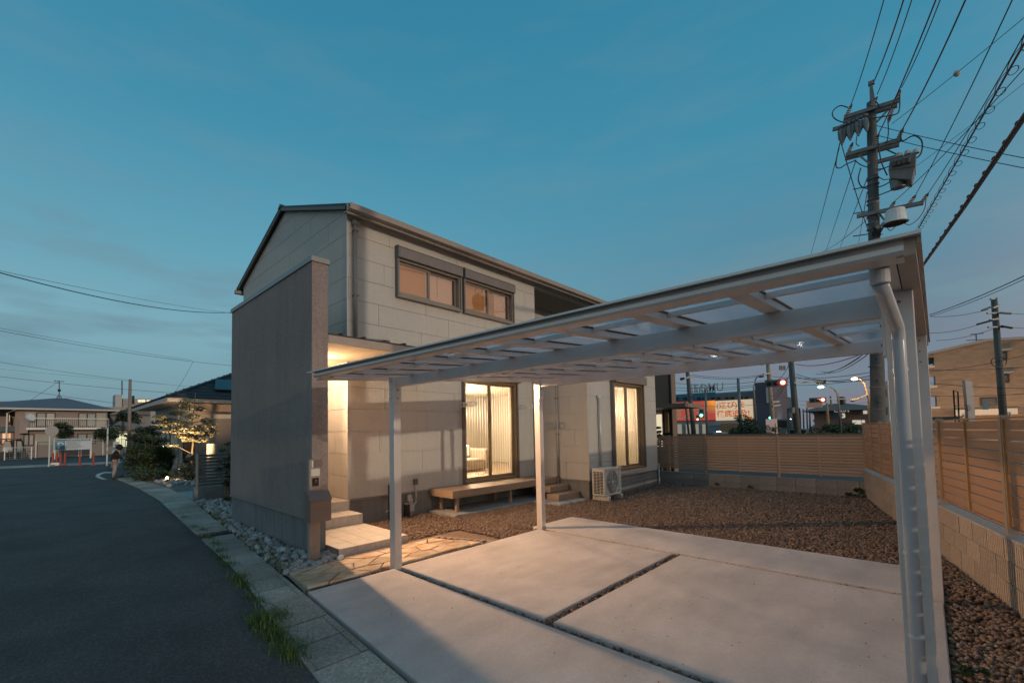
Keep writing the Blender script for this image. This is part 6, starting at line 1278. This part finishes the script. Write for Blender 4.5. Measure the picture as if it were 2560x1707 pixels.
TEAL = mat('teal', (.02, .20, .27), .5, var=.03); PW = mat('sign_white', (.50, .56, .60), .5, var=.02); M['pw'] = PW; M['ink'] = mat('ink', (.10, .14, .17), .7, var=0)
MB().box(a[0], a[1], 44, 44.06, a[2], a[3]).build('board', PW, ps_); w_ = a[1]-a[0]; h_ = a[3]-a[2]
MB().box(a[0]+.03*w_, a[0]+.29*w_, 43.97, 43.995, a[2]+.05*h_, a[2]+.76*h_).build('teal_field', TEAL, ps_); MB().box(a[0]+.03*w_, a[1]-.02*w_, 43.97, 43.995, a[2]+.80*h_, a[3]-.05*h_).build('teal_band', TEAL, ps_)
text('P', h_*.78, 'pw', ps_, (a[0]+.085*w_, 43.95, a[2]+.14*h_), (1, 0, 0), name='letter_p', bold=.02, sx=1.15)
text('月極契約駐車場', h_*.17, 'pw', ps_, (a[0]+.33*w_, 43.95, a[2]+.82*h_), (1, 0, 0), name='header_lettering', sx=1.3)
mb = MB()
for i in range(8):
    x = a[0]+.33*w_; zz = a[2]+h_*(.70-i*.085)
    while x < a[0]+w_*random.uniform(.6, .95): l_ = random.uniform(.03, .09)*w_*.5; mb.box(x, x+l_, 43.98, 43.996, zz, zz+h_*.035); x += l_+.012*w_
mb.build('small_print', 'ink', ps_)
for px in (136, 227): x = ony(px, 1130, 44).x; MB().box(x-.05, x+.05, 44.07, 44.15, -.05, a[3]).build('leg', 'white', ps_)
rs_ = thing('round_sign', 'round traffic sign on a thin white post seen from behind', 'sign', (.38, 33.7, 0)); t = ony(125, 1068, 33.7); c = ony(129.5, 1077, 33.65); MB().tube([(.38, 33.7, -.05), t], .035, 8).build('post', 'white', rs_); MB().cyl(c, c+Vector((0, .02, 0)), .29, n=28).build('disc', mat('sign_back', (.33, .31, .30), .5, var=.05), rs_)
bp = thing('white_pole', 'plain white pole with orange bands at the car park exit', 'pole', (2.8, 31.7, 0)); t = ony(269.5, 1070, 31.7); MB().tube([(2.79, 31.7, -.05), t], .04, 8).build('shaft', 'white', bp)
for z in (.62, .72): MB().cyl((2.79, 31.7, z), (2.79, 31.7, z+.035), .046, n=8).build('band', mat('band_orange', (.35, .16, .06), .6, var=0), bp)
fl = thing('feather_banner', 'white vertical banner with dark lettering behind the person', 'banner', (3.1, 33.5, 0)); a = ry(280, 1104, 297, 1152, 33.5); MB().prism([(a[0], a[2]), (a[1]-.05, a[2]), (a[1], a[3]), (a[0]+.05, a[3])], 'y', 33.5, 33.52).build('cloth', PW, fl); MB().box(a[1], a[1]+.03, 33.5, 33.53, -.05, a[3]+.1).build('pole', 'white', fl)
mb = MB()
for i in range(5): mb.box(a[0]+.12, a[0]+.12+.09, 33.48, 33.498, a[3]-.25-i*.16, a[3]-.16-i*.16)
mb.build('lettering', 'ink', fl)
BO = mat('bollard_orange', (.42, .085, .04), .55, var=.08)
locs = [(onz(x, y_)) for x, y_ in ((132, 1163), (141, 1161), (151, 1164), (162, 1163), (199, 1164), (233, 1163))]
b1 = thing('bollard', 'orange rubber bollard, leftmost of the row behind the round sign post', 'bollard', tuple(locs[0]), group='orange bollards at the car park edge')
MB().cyl((0, 0, 0), (0, 0, .04), .12, .10, 12).build('base', BO, b1, local=True); MB().cyl((0, 0, .04), (0, 0, .72), .055, .045, 12).build('tube', BO, b1, local=True); MB().cyl((0, 0, .5), (0, 0, .56), .0535, .0535, 12).build('band', BO, b1, local=True)
for l_, lb in zip(locs[1:], ('second from left', 'third from left, before the white sack', 'fourth from left', 'standing alone under the parking sign', 'rightmost, alone near the white pole')): copy_tree(b1, tuple(l_), label='orange rubber bollard, '+lb)
MB().prism([(.3, 0), (1.0, 0), (.85, .14), (.5, .16)], 'y', 34.5, 34.8).build('sack', 'white', label='white sack lying among the orange bollards', cat='sack')
for i, (px, pw_, lb, cc2) in enumerate(((18, 30, 'pale hatchback parked behind the low mesh fence', (.35, .33, .34)), (47, 26, 'dark blue car parked right of the pale one', (.03, .045, .08)))):
    a = ry(px-pw_/2, 1107, px+pw_/2, 1135, 48.5); cx_ = (a[0]+a[1])/2; w2 = (a[1]-a[0])/2; th = thing('parked_car', lb, 'car', (cx_, 49, 0)); MB().prism([(cx_-w2, .25), (cx_+w2, .25), (cx_+w2, .85), (cx_+w2*.75, .95), (cx_+w2*.5, 1.42), (cx_-w2*.5, 1.45), (cx_-w2*.85, .95), (cx_-w2, .85)], 'y', 48.6, 50.3).build('body', mat('paint%d' % i, cc2, .3, var=0), th, bevel=.08)
    MB().prism([(cx_-w2*.7, .95), (cx_+w2*.62, .95), (cx_+w2*.42, 1.36), (cx_-w2*.42, 1.38)], 'y', 48.58, 48.6).build('side_window', 'black', th)
    for s in (-1, 1): MB().cyl((cx_+s*w2*.62, 48.58, .3), (cx_+s*w2*.62, 48.75, .3), .3, n=14).build('wheel', 'dark', th)
ct = thing('car_canopy', 'flat brown car canopy roof over the parked cars at far left', 'canopy', (-4, 48.5, 0)); a = ry(-60, 1093, 50, 1099, 48.2); MB().box(a[0], a[1], 47.5, 50, a[2], a[2]+.1).build('roof', mat('canopy_brown', (.14, .11, .09), .6, var=.1), ct); MB().box(a[1]-.3, a[1]-.2, 48, 48.1, 0, a[2]).build('post', 'steel', ct)
fp_ = thing('concrete_pole', 'plain pale concrete pole between the flats and the bungalow', 'utility pole', tuple(ony(325, 1120, 44))[:2]+(0,)); b_ = ony(322, 1130, 44); b_.z = -.05; MB().tube([b_, ony(325.5, 948, 44)], [.15, .105], 10).build('shaft', mat('pole_warm', (.26, .21, .18), .8, var=.1), fp_, smooth=True)
fp2 = MB().tube([ony(333, 1010, 70), ony(333, 989, 70)], .14, 8).build('chimney_pole', 'dark', label='short dark pole top before the distant apartment slab', cat='pole')
c = ony(158, 1075, 47.5); t_ = thing('pine_tree', 'small pine tree in front of the flats balcony', 'tree', (c.x, 49.2, 0)); 
P = np.concatenate([clump(ony(px, py, 48.2), rd, 170, .5) for px, py, rd in ((155, 1062, .5), (146, 1066, .4), (168, 1068, .45), (150, 1080, .5), (166, 1084, .5), (158, 1090, .4), (172, 1078, .35))]); V, F = leaves(P, len(P), .11); npmesh('crown', V-np.array([c.x, 49.2, 0]), F, 'leafdark', t_); MB().tube([(c.x, 48.4, 0), (c.x+.1, 48.3, 1.6), tuple(ony(157, 1064, 48.2))], [.09, .07, .03], 6).build('trunk', 'bark', t_)
P = np.concatenate([clump(ony(px, py, 48.0), rd, 260, .8) for px, py, rd in ((250, 1083, .55), (262, 1080, .6), (275, 1082, .65), (284, 1086, .5), (268, 1090, .5))]); V, F = leaves(P, len(P), .12); th = thing('shrub', 'dense dark shrub at the right end of the flats', 'shrub', tuple(ony(268, 1120, 48))[:2]+(0,)); npmesh('foliage', V-np.array(list(ony(268, 1120, 48))[:2]+[0]), F, 'leafdark', th); MB().tube([tuple(ony(268, 1120, 48))[:2]+(0,), tuple(ony(268, 1090, 48))], .06, 6).build('trunk', 'bark', th)
P = np.concatenate([clump(ony(px, py, 56), rd, 200, .9) for px, py, rd in ((318, 1040, .9), (330, 1048, .9), (308, 1046, .7))]); V, F = leaves(P, len(P), .2); th = thing('tree', 'dark round tree behind the concrete pole', 'tree', (10.5, 56, 0)); npmesh('crown', V-np.array([10.5, 56, 0]), F, 'leafdark', th); MB().tube([tuple(ony(320, 1100, 56)), tuple(ony(320, 1045, 56))], .12, 6).build('trunk', 'bark', th)
# cables on the left
lwires = [((0, 650), (580, 781), 12, 26, .022, .55, 'thick black cable sagging down to the street wall top'), ((0, 667), (580, 783), 14, 30, .010, .2, 'thin cable just under the thick sagging one'), ((0, 818), (580, 914), 20, 30, .014, .25, 'clipped cable crossing the sky below the sagging one'), ((0, 817), (480, 900), 20, 29, .010, .1, 'companion strand running above the clipped cable'), ((0, 903), (323, 950), 30, 40, .016, .1, 'cable reaching the top of the plain concrete pole'), ((323, 950), (580, 972), 40, 36, .012, .1, 'cable leaving the plain concrete pole to the right'), ((0, 938), (460, 984), 34, 34, .018, .15, 'dark cable passing through the antenna top'), ((0, 921), (500, 968), 36, 38, .010, .05, 'faint cable above the antenna'), ((0, 965), (290, 1008), 60, 60, .03, .1, 'lowest faint cable behind the antenna mast'), ((483, 903), (437, 982), 29, 26, .012, .08, 'short drop cable slanting to the bungalow roof')]
for a, b, d1, d2, r, s_, lb in lwires:
    A, B = dep(*a, d1), dep(*b, d2); A2 = A-(B-A)*(.25 if a[0] == 0 else 0); wire(lb, A2, B, r, s_)
# grass tufts along the asphalt edge -------------------------------------------------------------
VV = []
tuf = [(onz(x, y_, -.01), s) for x, y_, s in ((660, 1545, 1.0), (700, 1540, .9), (672, 1570, 1.0), (690, 1590, .9), (715, 1620, .9), (735, 1640, .7), (640, 1555, .6), (595, 1445, .8), (612, 1462, .7), (625, 1490, .4), (570, 1412, .6), (560, 1395, .55), (548, 1378, .6), (535, 1360, .6), (520, 1345, .6), (510, 1325, .4), (485, 1318, .4), (655, 1505, .35), (740, 1610, .4), (462, 1293, .35))]
for c, s in tuf:
    sc = .55+.45*s
    for i in range(int(230*s)):
        a = random.uniform(0, 6.28); ln = random.uniform(.02, .075)*sc*(2 if random.random() < .14 else 1); ou = random.uniform(.02, .09)*sc; b_ = np.array([c.x+random.gauss(0, .055*sc), c.y+random.gauss(0, .10*sc), -.02]); d_ = np.array([math.cos(a), math.sin(a), 0]); s_ = np.array([-d_[1], d_[0], 0])*.0026
        m_ = b_+d_*ou*.45+np.array([0, 0, ln*.75]); e_ = b_+d_*ou+np.array([0, 0, ln*.8]); VV += [b_-s_, b_+s_, m_+s_*.8, m_-s_*.8, m_-s_*.8, m_+s_*.8, e_+s_*.1, e_-s_*.1]
for k in range(70):
    y_ = random.uniform(5.2, 12); x_ = lerp_poly(BACK, y_)+random.uniform(-.01, .12)
    for i in range(9):
        a = random.uniform(0, 6.28); ln = random.uniform(.03, .08); b_ = np.array([x_+random.gauss(0, .02), y_+random.gauss(0, .04), -.01]); d_ = np.array([math.cos(a), math.sin(a), 0]); s_ = np.array([-d_[1], d_[0], 0])*.004; m_ = b_+d_*.02+np.array([0, 0, ln*.8]); e_ = b_+d_*.05+np.array([0, 0, ln]); VV += [b_-s_, b_+s_, m_+s_, m_-s_, m_-s_, m_+s_, e_, e_]
npmesh('grass', np.array(VV), np.arange(len(VV)).reshape(-1, 4), 'grass', kind='stuff', label='ragged green grass growing along the seam of asphalt and gutter slabs', cat='grass')
# utility pole of the same line standing just behind the camera's right
bpole = thing('utility_pole', 'concrete utility pole across the plot whose shadow falls on the house corner', 'utility pole', (3.38, -6.0, 0)); MB().tube([(3.38, -6.0, -.1), (3.38, -6.0, 9.5)], [.19, .17], 14).build('shaft', 'pole', bpole)
for z in (8.6, 9.1): MB().box(3.0, 4.6, -6.28, -6.2, z, z+.08).build('crossarm', 'steel', bpole)
